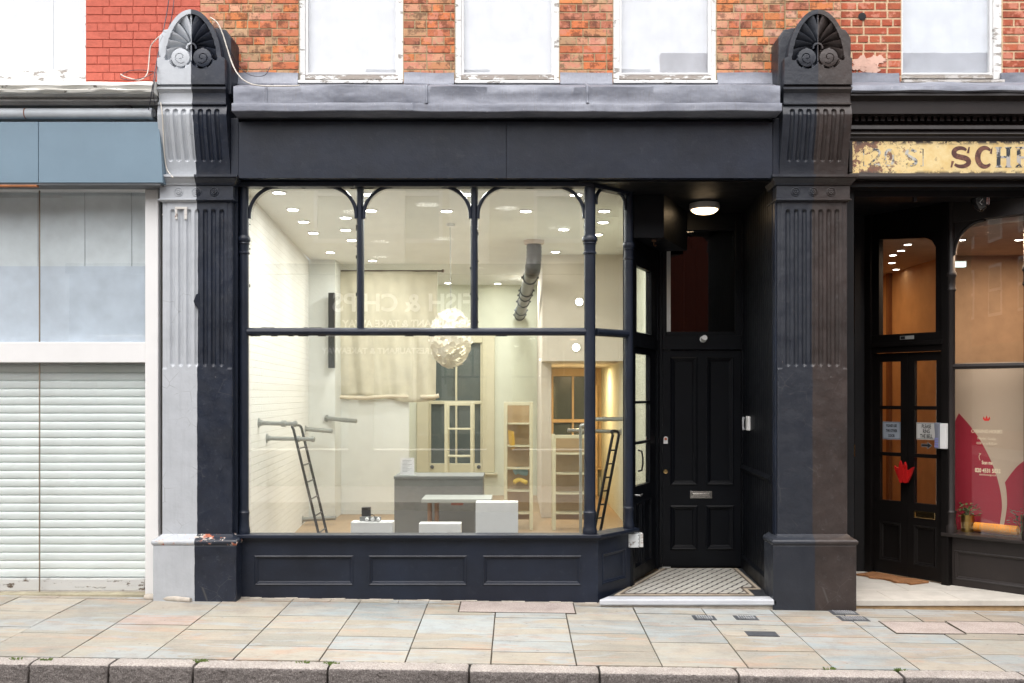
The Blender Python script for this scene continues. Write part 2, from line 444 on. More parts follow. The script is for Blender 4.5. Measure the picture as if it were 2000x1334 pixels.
cover('utility_cover', 'dark iron cover close to the brown plinth, upper one of a stepped pair', 1624, 1672, 1193, 1201, M['iron'], 'small iron covers', 9)
cover('utility_cover', 'dark iron cover lower one of the stepped pair below the brown plinth', 1640, 1692, 1204, 1213, M['iron'], 'small iron covers', 9)
cover('inspection_cover', 'pink granite pavement cover with dark lifting slots, left half of a pair', 1735, 1865, 1215, 1238, M['granite'], 'granite covers on the right')
cover('inspection_cover', 'pink granite pavement cover running out of the photo, right half of a pair', 1868, 2010, 1215, 1238, M['granite'], 'granite covers on the right')

# ------------------------------------------------------------------ brickwork
reds = [(.60, .18, .075), (.66, .23, .09), (.54, .16, .08), (.58, .28, .15), (.48, .15, .08), (.62, .32, .21), (.38, .14, .09), (.55, .33, .24), (.47, .29, .17), (.50, .34, .21)]
dark_reds = [(.36, .065, .04), (.40, .08, .05), (.34, .06, .04), (.43, .10, .055)]
def bricks(parent, name, x0, x1, z0, z1, yf, holes=(), palette=reds, mat='brick', mort='mortar', joint=.010, thick=.1, course=.0735, start=0, mname='mortar_bed'):
    m = MB(); back = MB()
    k = 0; z = z0
    def free(za, zb):
        iv = [(x0, x1)]
        for (a, b, c, d) in holes:
            if zb <= c+.001 or za >= d-.001: continue
            iv = [q for (p, r) in iv for q in ((p, min(r, a)), (max(p, b), r)) if q[1]-q[0] > .01]
        return iv
    while z < z1-.01:
        zt = min(z+course, z1)
        for (a, b) in free(z, zt):
            x = a; stretcher = (k+start) % 2 == 0
            off = 0 if stretcher else .055
            first = True
            while x < b-.012:
                L = .213 if stretcher else random.choice((.105, .105, .105, .16))
                if first and not stretcher: L = .105+(.05 if k % 4 == 1 else 0)
                first = False
                e = min(x+L, b)
                if b-e < .03: e = b
                j = random.uniform(-.0025, .0025)
                m.c = dim(random.choice(palette), random.uniform(.85, 1.15))
                m.box(x+joint/2, e-joint/2, yf+j, yf+.05, z+joint/2, zt-joint/2)
                x = e
            back.box(a, b, yf+.006, yf+thick, z, zt)
        z = zt; k += 1
    m.build(name, M[mat], parent, bevel=.0025, seg=1)
    back.build(mname, M[mort], parent)

def sash(parent, px0, px1, py_glass, py_bot, y, ztop, fw0, fw1, blind='blind', botmat='peel', name='upper_window', label=None):
    """upper sash window: box frame, bottom rail, sill, glass with a drawn blind behind"""
    x0, x1 = X(px0, y), X(px1, y); zb = Z(py_bot, y); zg = Z(py_glass, y)
    a0, a1 = X(px0+fw0, y), X(px1-fw1, y)
    f = MB(); f.box(x0, a0-.012, y, y+.1, zb, ztop); f.box(a1+.012, x1, y, y+.1, zb, ztop); f.box(a0-.012, a1+.012, y, y+.1, ztop-.09, ztop)
    w = f.build(name, M['peel1'], parent, bevel=.004)
    if label: w['label'] = label
    s = MB(); s.box(a0-.012, a0+.012, y+.022, y+.07, zg-.01, ztop-.09); s.box(a1-.012, a1+.012, y+.022, y+.07, zg-.01, ztop-.09)
    s.box(a0+.012, a1-.012, y+.024, y+.07, zb+.93*(zg-zb)-.0, zg+.012)
    s.build('sash_frame', M['white'], w, bevel=.003)
    s = MB(); s.box(a0-.012, a1+.012, y+.014, y+.06, zb+.02, zg-.012); s.build('bottom_rail', M[botmat], w, bevel=.004)
    s = MB(); s.prism([(y-.05, zb-.035), (y-.05, zb-.008), (y+.08, zb+.018), (y+.08, zb-.035)], x0+.002, x1-.002); s.build('sill', M['peel1' if botmat != 'woodgrey' else 'woodgrey'], w, bevel=.004)
    s = MB(); s.box(a0, a1, y+.04, y+.046, zg, ztop-.09); s.build('pane', M['glassup'], w)
    s = MB(); n = 24; zt = ztop-.05
    P = [(a0-.01+(a1-a0+.02)*i/n, y+.085+.004*math.sin(i*.9)+.003*math.sin(i*2.3)) for i in range(n+1)]
    A = [s.av((p[0], p[1], zg+.014)) for p in P]; B = [s.av((p[0], p[1], zt)) for p in P]
    A2 = [s.av((p[0], p[1]+.004, zg+.014)) for p in P]; B2 = [s.av((p[0], p[1]+.004, zt)) for p in P]
    for i in range(n): s.af((A[i], A[i+1], B[i+1], B[i])); s.af((A2[i+1], A2[i], B2[i], B2[i+1]))
    s.build('blind', M[blind], w, smooth=180)
    return w

WY = .05                                                    # face of the brick wall upstairs
ZT = 7.2
# ------------------------------------------------------------------ pilasters
def arch_w(z, z0, h, w):
    t = z-z0
    if t >= h: return 0.0
    return w*(1-(t/h)**1.65)**.5
def pilaster(xc, mats, label):
    t = thing('pilaster', label, 'pilaster', (xc, 0, 0), 'painted pilasters between the shops')
    mat, chip = mats
    m = MB(); m.box(xc-.362, xc+.362, -.20, .12, gz(xc, -.2)-.1, .523); m.build('plinth', mat, t, bevel=.008)
    # base moulding
    def base(a, b):
        z = .523+b*.09
        bul = .012*math.sin(min(b/.55, 1)*math.pi) if b < .55 else 0
        w = .362+bul if b < .55 else .362-.057*((b-.55)/.45)**.7
        y = -.20-bul if b < .55 else -.20+.07*((b-.55)/.45)**.7
        return (xc+a*w, y, z)
    m = MB(); m.hfield([-1+2*i/30 for i in range(31)], [i/18 for i in range(19)], base, .12); m.build('base_moulding', chip, t, smooth=50)
    # fluted shaft
    us = [-.305+.61*i/122 for i in range(123)]; zs = [.613+(3.514-.613)*i/330 for i in range(331)]
    def flute(u, z, za, zb, r=.0205, n=3, pitch=.0716):
        k = round(u/pitch)
        if abs(k) > n: return 0
        d = u-k*pitch
        if z < za+r: dz = (za+r-z)
        elif z > zb-r: dz = (z-(zb-r))
        else: dz = 0
        q = 1-(d*d+dz*dz)/(r*r)
        return .02*math.sqrt(q) if q > 0 else 0
    def shaft(u, z):
        e = max(0, (abs(u)-.297)/.008); rec = .0
        if z > 2.06: rec = 0.006*min(1, max(0, (abs(u)-.262)/.006)) 
        return (xc+u, -.13+.004*e+flute(u, z, 2.08, 3.45)+rec, z)
    m = MB(); m.hfield(us, zs, shaft, .12); m.build('shaft', mat, t, smooth=40)
    # capital block and its mouldings
    P = [(.12, 3.514), (-.135, 3.514), (-.15, 3.52), (-.165, 3.528), (-.165, 3.537), (-.15, 3.542), (-.15, 3.655), (-.165, 3.66), (-.172, 3.675), (-.19, 3.69), (-.205, 3.71), (-.222, 3.718), (-.222, 3.738), (.12, 3.738)]
    m = MB()
    def cap(a, b):
        y, z = P[1+b]; w = .305+.75*max(0, -.13-y)
        return (xc+a*w, y, z)
    m.hfield([-1+2*i/12 for i in range(13)], list(range(len(P)-2)), cap, .12); c = m.build('capital', mat, t, smooth=25)
    for q in (-.155, 0, .155):
        m = MB(); r = .036
        m.disc((xc+q, -.148, 3.60), (0, -1, 0), [(r+.006, -.004), (r+.004, .006), (r-.002, .008), (r-.006, .0), (r-.008, -.001)], 24)
        for k in range(8):
            a = k*math.pi/4
            m.disc((xc+q+.017*math.cos(a), -.15, 3.60+.017*math.sin(a)), (0, -1, 0), [(.0085, -.004), (.0075, .007), (.004, .0095), (.0012, .010)], 8)
        m.disc((xc+q, -.15, 3.60), (0, -1, 0), [(.009, -.002), (.008, .010), (.003, .013)], 10)
        m.build('rosette', mat, c, smooth=40)
    # console: an S-scroll that leans out towards the street
    def cy(z):
        s = (z-3.738)/(4.325-3.738); s = max(0, min(1, s))
        return -.155-.125*(s*s*(3-2*s))**.85+.03*max(0, s-.86)/.14*s
    us = [-.297+.594*i/118 for i in range(119)]; zs = [3.738+(4.325-3.738)*i/110 for i in range(111)]
    def cons(u, z): return (xc+u, cy(z)+1.15*flute(u, z, 3.86, 4.29), z)
    m = MB(); m.hfield(us, zs, cons, .12); m.build('console', mat, t, smooth=40)
    # block above the scroll
    Q = [(-.375, 4.30), (-.385, 4.305), (-.385, 4.315), (-.372, 4.322), (-.368, 4.36), (-.374, 4.395), (-.392, 4.415), (-.40, 4.42), (-.40, 4.436), (-.378, 4.44), (-.378, 4.456)]
    Q = [(a+.112, 4.325+(b-4.30)*1.09) for a, b in Q]
    m = MB(); m.hfield([-1, -.97, -.5, 0, .5, .97, 1], list(range(len(Q))), lambda a, b: (xc+a*(.287+.3*max(0, -.258-Q[b][0])), Q[b][0], Q[b][1]), .12)
    m.build('abacus', mat, t, smooth=25)
    # antefix: pointed slab with a palmette over two scrolls
    z0, zsld, hh = 4.495, 4.732, .405
    def outw(z):
        if z < zsld-.012: return .290
        if z < zsld: return .290-.032*(z-zsld+.012)/.012
        return arch_w(z, zsld, hh, .258)
    def relief(x, z):
        yb = -.295; ax = abs(x)
        inn = arch_w(z, zsld-.03, hh-.010, .222) if z > zsld-.03 else 0
        sx, sz, sr = .094, 4.728, .083
        ds = math.hypot(ax-sx, z-sz)
        inside = (z > zsld-.03 and ax < inn) or ds < sr+.016
        if not inside:
            # rounded lip
            return yb
        d = .066
        if ds < sr:
            th = math.atan2(z-sz, (ax-sx))
            rr = ds/sr
            d = .004+.008*rr*rr if rr < .97 else .03
            ph = (rr*2.1 + th/(2*math.pi)) % 1.0
            if ph < .10 and .12 < rr < .66: d += .008
            return yb+d
        # stem ring under the leaves
        rc = math.hypot(x, z-4.808)
        cz = 4.818
        ang = math.atan2(ax, z-cz); rad = math.hypot(ax, z-cz)
        if .032 < rc < .050 and z > 4.80: return yb+.008
        a2 = ang-1.15*(rad-.06)+.12
        k = a2/.40
        fr = k-math.floor(k)
        d = .008+.050*fr**1.7+.02*(1-min(1, max(0, (rad-.03)/.03)))
        if fr > .94 or fr < .02: d = .062
        if ax < .008: d = .012
        return yb+min(d, .066)
    n = 108; us = [-1+2*i/n for i in range(n+1)]
    zs = [z0+.642*i/150 for i in range(151)]; zs[-1] = zsld+hh-.0005
    def ante(a, z):
        w = outw(z); x = a*w; return (xc+x, relief(x, z), z)
    m = MB(); m.hfield(us, zs, ante, -.19); m.build('antefix', mat, t, smooth=35)
    m = MB()
    m.prism([(xc-.315, 4.44), (xc+.315, 4.44), (xc+.315, 4.93), (xc+.27, 5.00), (xc+.14, 5.025), (xc-.14, 5.025), (xc-.27, 5.00), (xc-.315, 4.93)], -.192, .12, 'y')
    m.build('backing_block', mat, t, bevel=.006)
    return t
XL, XR = X(385, -.13), X(1587, -.13)
pilaster(XL, (M['pilL'], M['pilLchip']), 'pilaster painted pale grey on its left half and navy on its right')
pilaster(XR, (M['pilR'], M['pilR']), 'pilaster painted navy on its left half and dark brown on its right')
# ------------------------------------------------------------------ joinery helpers
def panelled(mb, u0, u1, z0, z1, v0, th, panels=(), holes=(), bead=None, rec=.014):
    """a framed board: recessed panels with a moulding, holes left open"""
    us = sorted({u0, u1, *[q for p in panels for q in p[:2]], *[q for p in holes for q in p[:2]]})
    zs = sorted({z0, z1, *[q for p in panels for q in p[2:]], *[q for p in holes for q in p[2:]]})
    ins = lambda p, u, z: p[0]-1e-6 < u < p[1]+1e-6 and p[2]-1e-6 < z < p[3]+1e-6
    for za, zb in zip(zs, zs[1:]):
        run = None
        for ua, ub in zip(us, us[1:]):
            c = ((ua+ub)/2, (za+zb)/2)
            solid = not any(ins(p, *c) for p in list(panels)+list(holes))
            if solid: run = [run[0], ub] if run else [ua, ub]
            if (not solid or ub == us[-1]) and run:
                mb.box(run[0], run[1], v0, v0+th, za, zb); run = None
    bead = bead or [(0, v0+.001), (.0, v0-.003), (.007, v0-.008), (.014, v0-.004), (.016, v0+.004), (.026, v0+.007), (.034, v0+.016)]
    for p in panels:
        mb.ring(p[0], p[1], p[2], p[3], bead)
    return mb
def inset(P, d):
    n = len(P); out = []
    for i in range(n):
        a, b, c = Vector(P[i-1]), Vector(P[i]), Vector(P[(i+1) % n])
        e1 = (b-a).normalized(); e2 = (c-b).normalized()
        n1 = Vector((-e1.y, e1.x)); n2 = Vector((-e2.y, e2.x))
        k = 1+n1.dot(n2); out.append(tuple(b+(n1+n2)*(d/k)))
    return out

# ================================================================== THE NAVY SHOP
B = thing('shop_building', 'brick building with a navy shopfront, arched window lights and a recessed black door', 'building', (0, 0, 0))
wins = [(583, 788), (888, 1093), (1197, 1400)]
YW = WY+.02
holes = [(X(a, WY)+.004, X(b, WY)-.004, 4.5, 6.62) for a, b in wins]
xw0, xw1 = XL-.03, X(1640, WY)
bricks(B, 'brick_wall', xw0, xw1, 4.585, ZT, WY, holes)
m = MB(); m.box(xw0, xw1, .17, .30, 3.7, ZT)
bricks(B, 'brick_pier', X(1535, -.01), xw1, 4.585, ZT, .005, (), reds, thick=.043, start=1, mname='pier_mortar')
for (a, b) in wins:
    sash(B, a, b, 143, 158, YW, 6.62, 15, 13)
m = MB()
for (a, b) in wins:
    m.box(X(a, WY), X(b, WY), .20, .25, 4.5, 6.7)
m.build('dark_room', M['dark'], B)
# lead flashing at the foot of each pier
for (a, b) in ((455, 582), (789, 887), (1094, 1196), (1401, 1528)):
    m = MB(); x0, x1 = X(a, .03), X(b, .03)
    P = [(.052, Z(141, .03)), (.026, Z(142, .03)), (.016, Z(161, .02)), (.004, Z(164, .02)), (.004, Z(166, .02)), (.052, Z(167, .02))]
    m.hfield([i/10 for i in range(11)], list(range(len(P))), lambda q, k: (x0+(x1-x0)*q, P[k][0]+.004*math.sin(q*7+a), P[k][1]+.003*math.sin(q*5+a*2)), .06)
    m.build('lead_flashing', M['lead'], B, smooth=40)
# lead covered cornice
cx0, cx1 = X(453, -.34), X(1527, -.34)
rb = random.Random(3); ph = [rb.uniform(0, 6.28) for _ in range(8)]
def wob(x, k): return .006*math.sin(1.7*x+ph[k])+.004*math.sin(4.3*x+ph[k+1])+.0025*math.sin(11*x+ph[k+2])
P = [(.05, 4.60), (-.12, 4.545), (-.29, 4.482), (-.320, 4.471), (-.327, 4.463), (-.326, 4.40), (-.324, 4.35), (-.329, 4.318)]
def corn(q, k):
    x = cx0+.01+(cx1-cx0-.02)*q; y, z = P[k]
    w = 1 if k > 2 else .3
    seam = sum(max(0, 1-abs(x-s)/.028) for s in (X(833, -.33), X(1147, -.33)))
    return (x, y+w*wob(x, k % 3)*(1.2 if k in (5, 6) else .6)-.012*min(1, seam*2)*(k > 1), z+w*.7*wob(x, 3+k % 2))
m = MB(); m.hfield([i/240 for i in range(241)], list(range(len(P)))[::-1], corn, .06); LC = m.build('lead_cornice', M['lead'], B, smooth=60)
for s_x in (X(520, -.33), X(833, -.33), X(1147, -.33)):
    q_ = (s_x-cx0-.01)/(cx1-cx0-.02); m = MB(); m.tube([tuple(Vector(corn(q_, k))+Vector((0, .004, 0))) for k in range(1, len(P))], .013, 8); m.build('seam_roll', M['lead'], LC, smooth=60)
P2 = [(-.330, 4.320), (-.341, 4.318), (-.344, 4.312), (-.345, 4.285), (-.346, 4.253), (-.342, 4.247), (-.30, 4.246)]
def lip(q, k):
    x = cx0+(cx1-cx0)*q; y, z = P2[k]
    seam = sum(max(0, 1-abs(x-s)/.022) for s in (X(806, -.35), X(1157, -.35)))
    return (x, y+.8*wob(x, 2)-.010*min(1, seam*2), z+.6*wob(x, 4))
m = MB(); m.hfield([i/240 for i in range(241)], list(range(len(P2)))[::-1], lip, .06); m.build('lead_lip', M['lead'], B, smooth=30)
# fascia board
fx0, fx1, fs = X(466, -.17), X(1509, -.17), X(989, -.17)
m = MB(); m.box(fx0, fs-.0012, -.17, -.10, 3.716, 4.205); m.box(fs+.0012, fx1, -.1695, -.10, 3.716, 4.205); m.build('fascia', M['navy'], B, bevel=.002)
m = MB(); m.box(fx0-.075, fx0-.006, -.15, .02, 3.70, 4.244); m.box(fx1+.006, fx1+.07, -.15, .02, 3.70, 4.244); m.box(fx0, fx1, -.09, .02, 3.722, 4.244)
m.build('fascia_surround', M['navy'], B, bevel=.004)
m = MB(); m.box(XL+.3, XR-.3, .02, .05, 3.70, 4.58); m.build('bressummer', M['dark'], B)

# ---- shop window
YG = .03
ZH, ZTR, ZS = 3.668, 2.39, .602
c1x, c2 = X(1152), (1.035, .357)
RF = Fr(c1x+.02, .0, c2[0], c2[1])
m = MB()
m.box(X(455), c1x+.02, -.06, .06, ZH, 3.712)
m.box(X(455), X(467), -.05, .08, gz(-2.4, 0)-.1, 3.7)
m.box(X(467), X(470), .0, .07, ZS, ZH)
m.T = RF; m.box(0, RF.L, -.03, .06, ZH, 3.702)
W = m.build('shop_window', M['navy'], B, bevel=.005)
W['label'] = 'navy framed shop window with three arched lights over one large pane'
def colonnette(cx, cy, r):
    m = MB()
    pr = [(r*1.28, ZS-.01), (r*1.32, ZS+.02), (r*1.25, ZS+.035), (r*1.12, ZS+.06), (r*1.05, ZS+.13), (r*1.15, ZS+.175), (r*1.2, ZS+.185), (r*1.05, ZS+.195), (r, ZS+.21),
          (r, 3.075), (r*1.2, 3.08), (r*1.2, 3.092), (r*1.02, 3.1), (r*1.05, 3.155), (r*1.1, 3.165), (r*1.25, 3.17), (r*1.1, 3.18), (r*1.35, 3.195), (r*1.38, 3.215), (r*1.2, 3.235), (r, 3.245), (r, 3.70)]
    m.lathe(cx, cy, pr, 24)
    return m.build('colonnette', M['navy'], W, smooth=35)
colonnette(X(477), .0, .040); colonnette(c1x, .0, .050); colonnette(c2[0], c2[1], .040)
gx0, gx1 = X(480, YG), c1x
mull = [X(703), X(926)]
for x in mull:
    m = MB(); m.prism([(x-.026, .055), (x-.034, .03), (x-.026, .0), (x-.012, -.018), (x+.012, -.018), (x+.026, .0), (x+.034, .03), (x+.026, .055)], ZTR+.02, ZH, 'z')
    m.build('mullion', M['navy'], W, smooth=40)
m = MB(); pr = [(-.03, ZTR-.02), (-.036, ZTR), (-.03, ZTR+.02), (-.01, ZTR+.034), (.05, ZTR+.034), (.05, ZTR-.034), (-.012, ZTR-.034)]
m.prism(pr, X(483), c1x-.03); m.build('transom', M['navy'], W, bevel=.004)
m = MB(RF); m.prism(pr, .045, RF.L-.02); m.build('transom', M['navy'], W, bevel=.004)
def arch(T, u0, u1, y, r=.255):
    for s, uu in ((1, u0), (-1, u1)):
        m = MB(T)
        pts = [(uu+s*(.004+r-r*math.cos(a)), y, ZH-r+.012+r*math.sin(a)) for a in [math.pi/2*i/14 for i in range(15)]]
        m.tube([(pts[0][0], y, pts[0][2]-.03)]+pts, [.0165]*16, 8)
        m.build('arched_bar', M['navy'], W, smooth=50)
ed = [X(486), mull[0], mull[1], c1x-.045]
for k in range(3): arch(None, ed[k]+(.03 if k else .0), ed[k+1]-(.03 if k < 2 else 0), .005)
arch(RF, .055, RF.L-.035, .005, .12)
for k in range(3):
    m = MB(); m.box(ed[k]+(.002 if k else -.02), ed[k+1]-.002, YG, YG+.006, ZTR+.01, ZH+.02); m.build('pane', M['glass'], W)
m = MB(); m.box(X(480), c1x, YG, YG+.006, ZS-.01, ZTR-.01); m.build('pane', M['glass'], W)
for a, b in ((ZS-.01, ZTR-.01), (ZTR+.01, ZH+.02)):
    m = MB(RF); m.box(.03, RF.L-.01, YG, YG+.006, a, b); m.build('pane', M['glass'], W)
# chipped putty along the bars
m = MB(); rp = random.Random(5)
for k in range(16):
    x = rp.choice([X(486)+.004, mull[0]-.036, mull[0]+.036, mull[1]-.036, mull[1]+.036, c1x-.05]); z = rp.uniform(ZTR+.05, ZH-.3); h = rp.uniform(.008, .03)
    m.box(x-.0025, x+.0025, .012, .029, z, z+h)
for k in range(22):
    x = rp.uniform(X(486), c1x-.1); w = rp.uniform(.02, .12); z = rp.choice([ZTR+.036, ZTR-.037, ZH-.002]); m.box(x, x+w, .014, .029, z-.003, z+.003)
struct(m.build('putty', M['dark'], W), 'stuff')

# ---- stall riser and sill
SX0, SX1 = X(467, -.03), .72
RR = Fr(SX1, -.03, 1.065, .40)
m = MB()
pan = [(X(a, -.03), X(b, -.03), Z(1143, -.03), Z(1085, -.03)) for a, b in ((497, 690), (720, 912), (943, 1135))]
panelled(m, SX0, SX1, -.12, ZS-.035, -.03, .07, pan)
S = m.build('stall_riser', M['navy'], B)
m = MB(RR); panelled(m, .0, RR.L, -.12, ZS-.035, .0, .07, [(.07, RR.L-.09, Z(1143, -.03)-.005, Z(1085, -.03)+.01)]); m.build('return_panel', M['navy'], S)
m = MB(); ov = .055
sillp = [(SX0-.02, -.03-ov), (SX1+.025, -.03-ov), (1.065+.075, .40-.02), (1.065, .45), (.98, .45), (c1x-.02, .06), (SX0-.02, .06)]
m.prism(sillp, ZS-.036, ZS-.004, 'z'); m.build('sill', M['navy'], S, bevel=.006)
m = MB(); sillq = [(SX0, -.045), (SX1+.008, -.045), (1.08, .385), (.98, .43), (c1x, .04), (SX0, .04)]
m.prism(sillq, ZS-.056, ZS-.0365, 'z'); m.build('sill_moulding', M['navy'], S, bevel=.004)
# cement skirting between the pavement and the riser
m = MB()
for k in range(30):
    a = SX0-.01+(SX1-SX0)*k/30; b = a+(SX1-SX0)/30
    m.box(a, b, -.062-.008*math.sin(k*.9), -.028, gz(a, 0)-.05, gz((a+b)/2, 0)+.004+.004*math.sin(k*1.7+1))
m.build('cement_fillet', M['cement'], S, bevel=.004)

# ---- entrance: soffit, walls, door, floor
CE = 3.70
E0 = MB(); E0.prism([(c1x-.1, -.10), (2.36, -.10), (2.36, 1.46), (1.40, 1.46), (1.0, .40), (c1x-.1, .03)], CE, CE+.05, 'z')
E0.build('entrance_ceiling', M['dark'], B)
FD = Fr(1.07, .45, 1.455, 1.375)
jm = MB(); jm.box(1.035, 1.075, .385, .46, 0, CE); jm.T = FD
jm.box(-.005, .05, -.02, .08, .05, CE); jm.box(FD.L-.06, FD.L, -.015, .08, .05, CE)
jm.box(.05, FD.L-.06, -.012, .08, 2.285, 2.395)
jm.box(.05, .19, .0, .06, 2.395, CE); jm.box(.73, FD.L-.06, .0, .06, 2.395, CE); jm.box(.19, .73, .0, .06, 3.06, CE); jm.box(.19, .73, .0, .06, 2.395, 2.43)
jm.build('door_frame', M['door'], B, bevel=.004)
dm = MB(FD); rows = [(Z(783, .9), 2.225), (Z(861, .9), Z(788, .9)), (.955, Z(866, .9))]
gh = [(.19, .72, a, b) for a, b in rows]
panelled(dm, .052, FD.L-.062, .062, 2.283, .012, .045, [(.16, .40, .18, .80), (.48, .76, .18, .80)], gh)
SD = dm.build('shop_door', M['door'], B); SD['label'] = 'narrow black shop door with three glazed rows, seen at a slant'
m = MB(FD)
m.box(.19, .73, .03, .036, 2.43, 3.06); m.build('over_pane', M['glass'], B)
m = MB(FD)
m.box(.185, .725, .03, .036, .95, 2.23); m.build('pane', M['glass'], SD)
m = MB(FD); m.tube([(.13, .015, .88), (.13, -.05, .88), (.15, -.055, .88), (.20, -.05, .885)], [.012, .010, .010, .008], 8); m.disc(FD(.13, .008, .88), (FD.n[0]*-1, FD.n[1]*-1, 0), [(.001, 0), (.025, 0), (.025, .004)], 12) if False else None
m.build('handle', plain('pewter', (.25, .25, .25), .35, .9), SD, smooth=50)
m = MB(FD); m.tube([(.24, -.0, 1.30), (.24, -.035, 1.29), (.24, -.045, 1.23), (.24, -.045, 1.17), (.24, -.035, 1.11), (.24, .0, 1.10)], .009, 8); m.build('pull_handle', M['dark'], SD, smooth=60)

YD = 1.39
dx0, dx1 = X(1294, YD), X(1447, YD); zd0, zd1 = .066, Z(684, YD)
pz = lambda a, b: (Z(b, YD), Z(a, YD))
pp = [(X(a, YD), X(b, YD), *pz(c, d)) for a, b, c, d in ((1309, 1362, 697, 948), (1379, 1433, 697, 948), (1309, 1362, 987, 1074), (1379, 1433, 987, 1074))]
m = MB(); bd2 = [(0, YD+.001), (0, YD-.006), (.012, YD-.014), (.022, YD-.010), (.026, YD+.002), (.040, YD+.006), (.05, YD+.016)]
panelled(m, dx0, dx1, zd0, zd1, YD, .045, pp, (), bd2)
FDoor = m.build('front_door', M['door'], B); FDoor['label'] = 'black four panelled front door with a chrome letter plate'
chrome = plain('chrome', (.62, .60, .57), .18, 1.0)
brass = plain('brass', (.62, .45, .22), .22, 1.0)
m = MB(); lx0, lx1, lz0, lz1 = X(1347, YD), X(1391, YD), Z(973, YD), Z(959, YD)
m.ring(lx0, lx1, lz0, lz1, [(0, YD), (0, YD-.008), (.004, YD-.011), (.018, YD-.011), (.020, YD-.006), (.022, YD-.006)]); L = m.build('letter_plate', chrome, FDoor)
m = MB(); m.ring(lx0+.026, lx1-.026, lz0+.024, lz1-.024, [(0, YD-.0065), (.001, YD-.010), (.004, YD-.012)]); m.build('flap', chrome, L)
m = MB(); m.disc((X(1300, YD), YD, Z(921, YD)), (0, -1, 0), [(.026, -.002), (.026, .006), (.022, .011), (.012, .012), (.011, .007), (.003, .007)], 20); m.build('lock', brass, FDoor, smooth=40)
# frame, transom rail and fanlight
m = MB()
m.box(1.452, dx0-.004, YD-.02, YD+.08, .06, CE); m.box(dx1+.004, 2.335, YD-.02, YD+.08, .06, CE)
m.box(dx0-.004, dx1+.004, YD-.03, YD+.08, zd1+.006, Z(652, YD)-.02)
fz0, fz1 = Z(648, YD), Z(450, YD); fgx0, fgx1 = X(1302, YD), X(1436, YD)
m.box(dx0-.004, fgx0, YD-.01, YD+.07, Z(652, YD)-.02, CE); m.box(fgx1, dx1+.004, YD-.01, YD+.07, Z(652, YD)-.02, CE)
m.box(fgx0, fgx1, YD-.01, YD+.07, Z(652, YD)-.02, fz0); m.box(fgx0, fgx1, YD-.01, YD+.07, fz1, CE)
FF = m.build('door_surround', M['door'], B, bevel=.004)
m = MB(); m.box(fgx0-.01, fgx1+.01, YD+.03, YD+.036, fz0-.01, fz1+.01); m.build('fanlight', M['glassdark'], FF)
m = MB(); m.box(1.56, 2.3, 3.9, 4.0, 0, 3.7); m.box(2.3, 2.36, YD+.09, 4, 0, 3.7); m.box(1.53, 2.36, YD+.09, 4, 3.70, 3.8); m.box(1.53, 2.36, YD+.09, 4, -.1, .05); m.build('hallway', M['dark'], B)
m = MB(); m.box(1.90, 1.98, 2.4, 2.5, 0, 3.7); m.build('hall_post', M['door'], B)
# matchboarded side wall
RW = Fr(2.325, 1.37, 2.262, -.02)
m = MB(RW); n = 15; wv = (RW.L)/n
for k in range(n): m.box(k*wv+.003, (k+1)*wv-.003, 0, .03, .0, CE)
m.box(0, RW.L, .006, .06, .0, CE)
RWo = m.build('matchboard_wall', M['door'], B, bevel=.003, seg=1)
m = MB(RW); zdd = 1.07; m.prism([(-.03, zdd), (-.035, zdd+.015), (-.02, zdd+.03), (-.001, zdd+.045), (-.001, zdd-.03), (-.012, zdd-.02)], 0, RW.L-.02); m.build('dado_rail', M['door'], RWo)
m = MB(RW); m.prism([(-.022, .05), (-.022, .17), (-.012, .19), (-.001, .20), (-.001, .05)], 0, RW.L-.02); m.build('skirting', M['door'], RWo)
m = MB(); m.box(2.268, X(1520, -.05), -.10, .09, gz(2.3, 0)-.1, CE); m.build('jamb', M['navy'], B, bevel=.006)
# floor
FLZ = .048
def tilemat():
    t = NT('lattice_floor_tiles'); x, y, z = t.sep()
    zig = t.math('MULTIPLY', t.math('PINGPONG', y, .055), .22)
    s = t.math('SUBTRACT', t.math('ADD', x, zig), t.math('MULTIPLY', y, .62))
    f = t.math('FRACT', t.math('DIVIDE', s, .093))
    blk = t.math('LESS_THAN', f, .20)
    q = t.math('FRACT', t.math('DIVIDE', t.math('ADD', y, t.math('MULTIPLY', x, .42)), .112))
    gr = t.math('LESS_THAN', q, .13)
    c = t.mix(t.ramp(t.noise(14, 5), .3, .7), (.43, .42, .385), (.53, .52, .475))
    c = t.mix(t.math('MULTIPLY', gr, .32), c, (.20, .18, .15))
    c = t.mix(blk, c, (.022, .022, .025))
    c = t.mix(t.ramp(t.noise(6, 6, .65), .45, .8, 0, .4), c, (.25, .22, .17))
    return t.pbr(c, .4, 0, None, .4)
poly = [(.80, -.055), (1.49, 1.385), (2.315, 1.385), (2.262, .0), (2.262, -.055)][::-1]
m = MB(); m.prism(poly, -.1, FLZ, 'z'); EF = m.build('entrance_floor', paint('black_border_tiles', (.035, .038, .045), .4, .3, 8, .1, 40), B)
band = [(.862, -.005), (2.11, -.005), (2.11, .27), (2.235, .27), (2.262, 1.372), (1.50, 1.372)]
def sheet(P, z, name, mat):
    m = MB(); m.prism(P, z-.0035, z, 'z'); return m.build(name, mat, EF)
sheet(band, FLZ+.004, 'buff_band', paint('buff_tiles', (.42, .36, .28), .5, .2, 10, .1, 40))
sheet(inset(band, .035), FLZ+.008, 'brown_band', paint('brown_tiles', (.12, .095, .075), .5, .2, 10, .1, 40))
sheet(inset(band, .060), FLZ+.012, 'lattice_tiles', tilemat())
m = MB(); m.prism([(.715, -.20), (2.262, -.20), (2.262, -.057), (.80, -.057)], -.0, FLZ+.006, 'z'); m.build('threshold', M['marble'], B, bevel=.012)
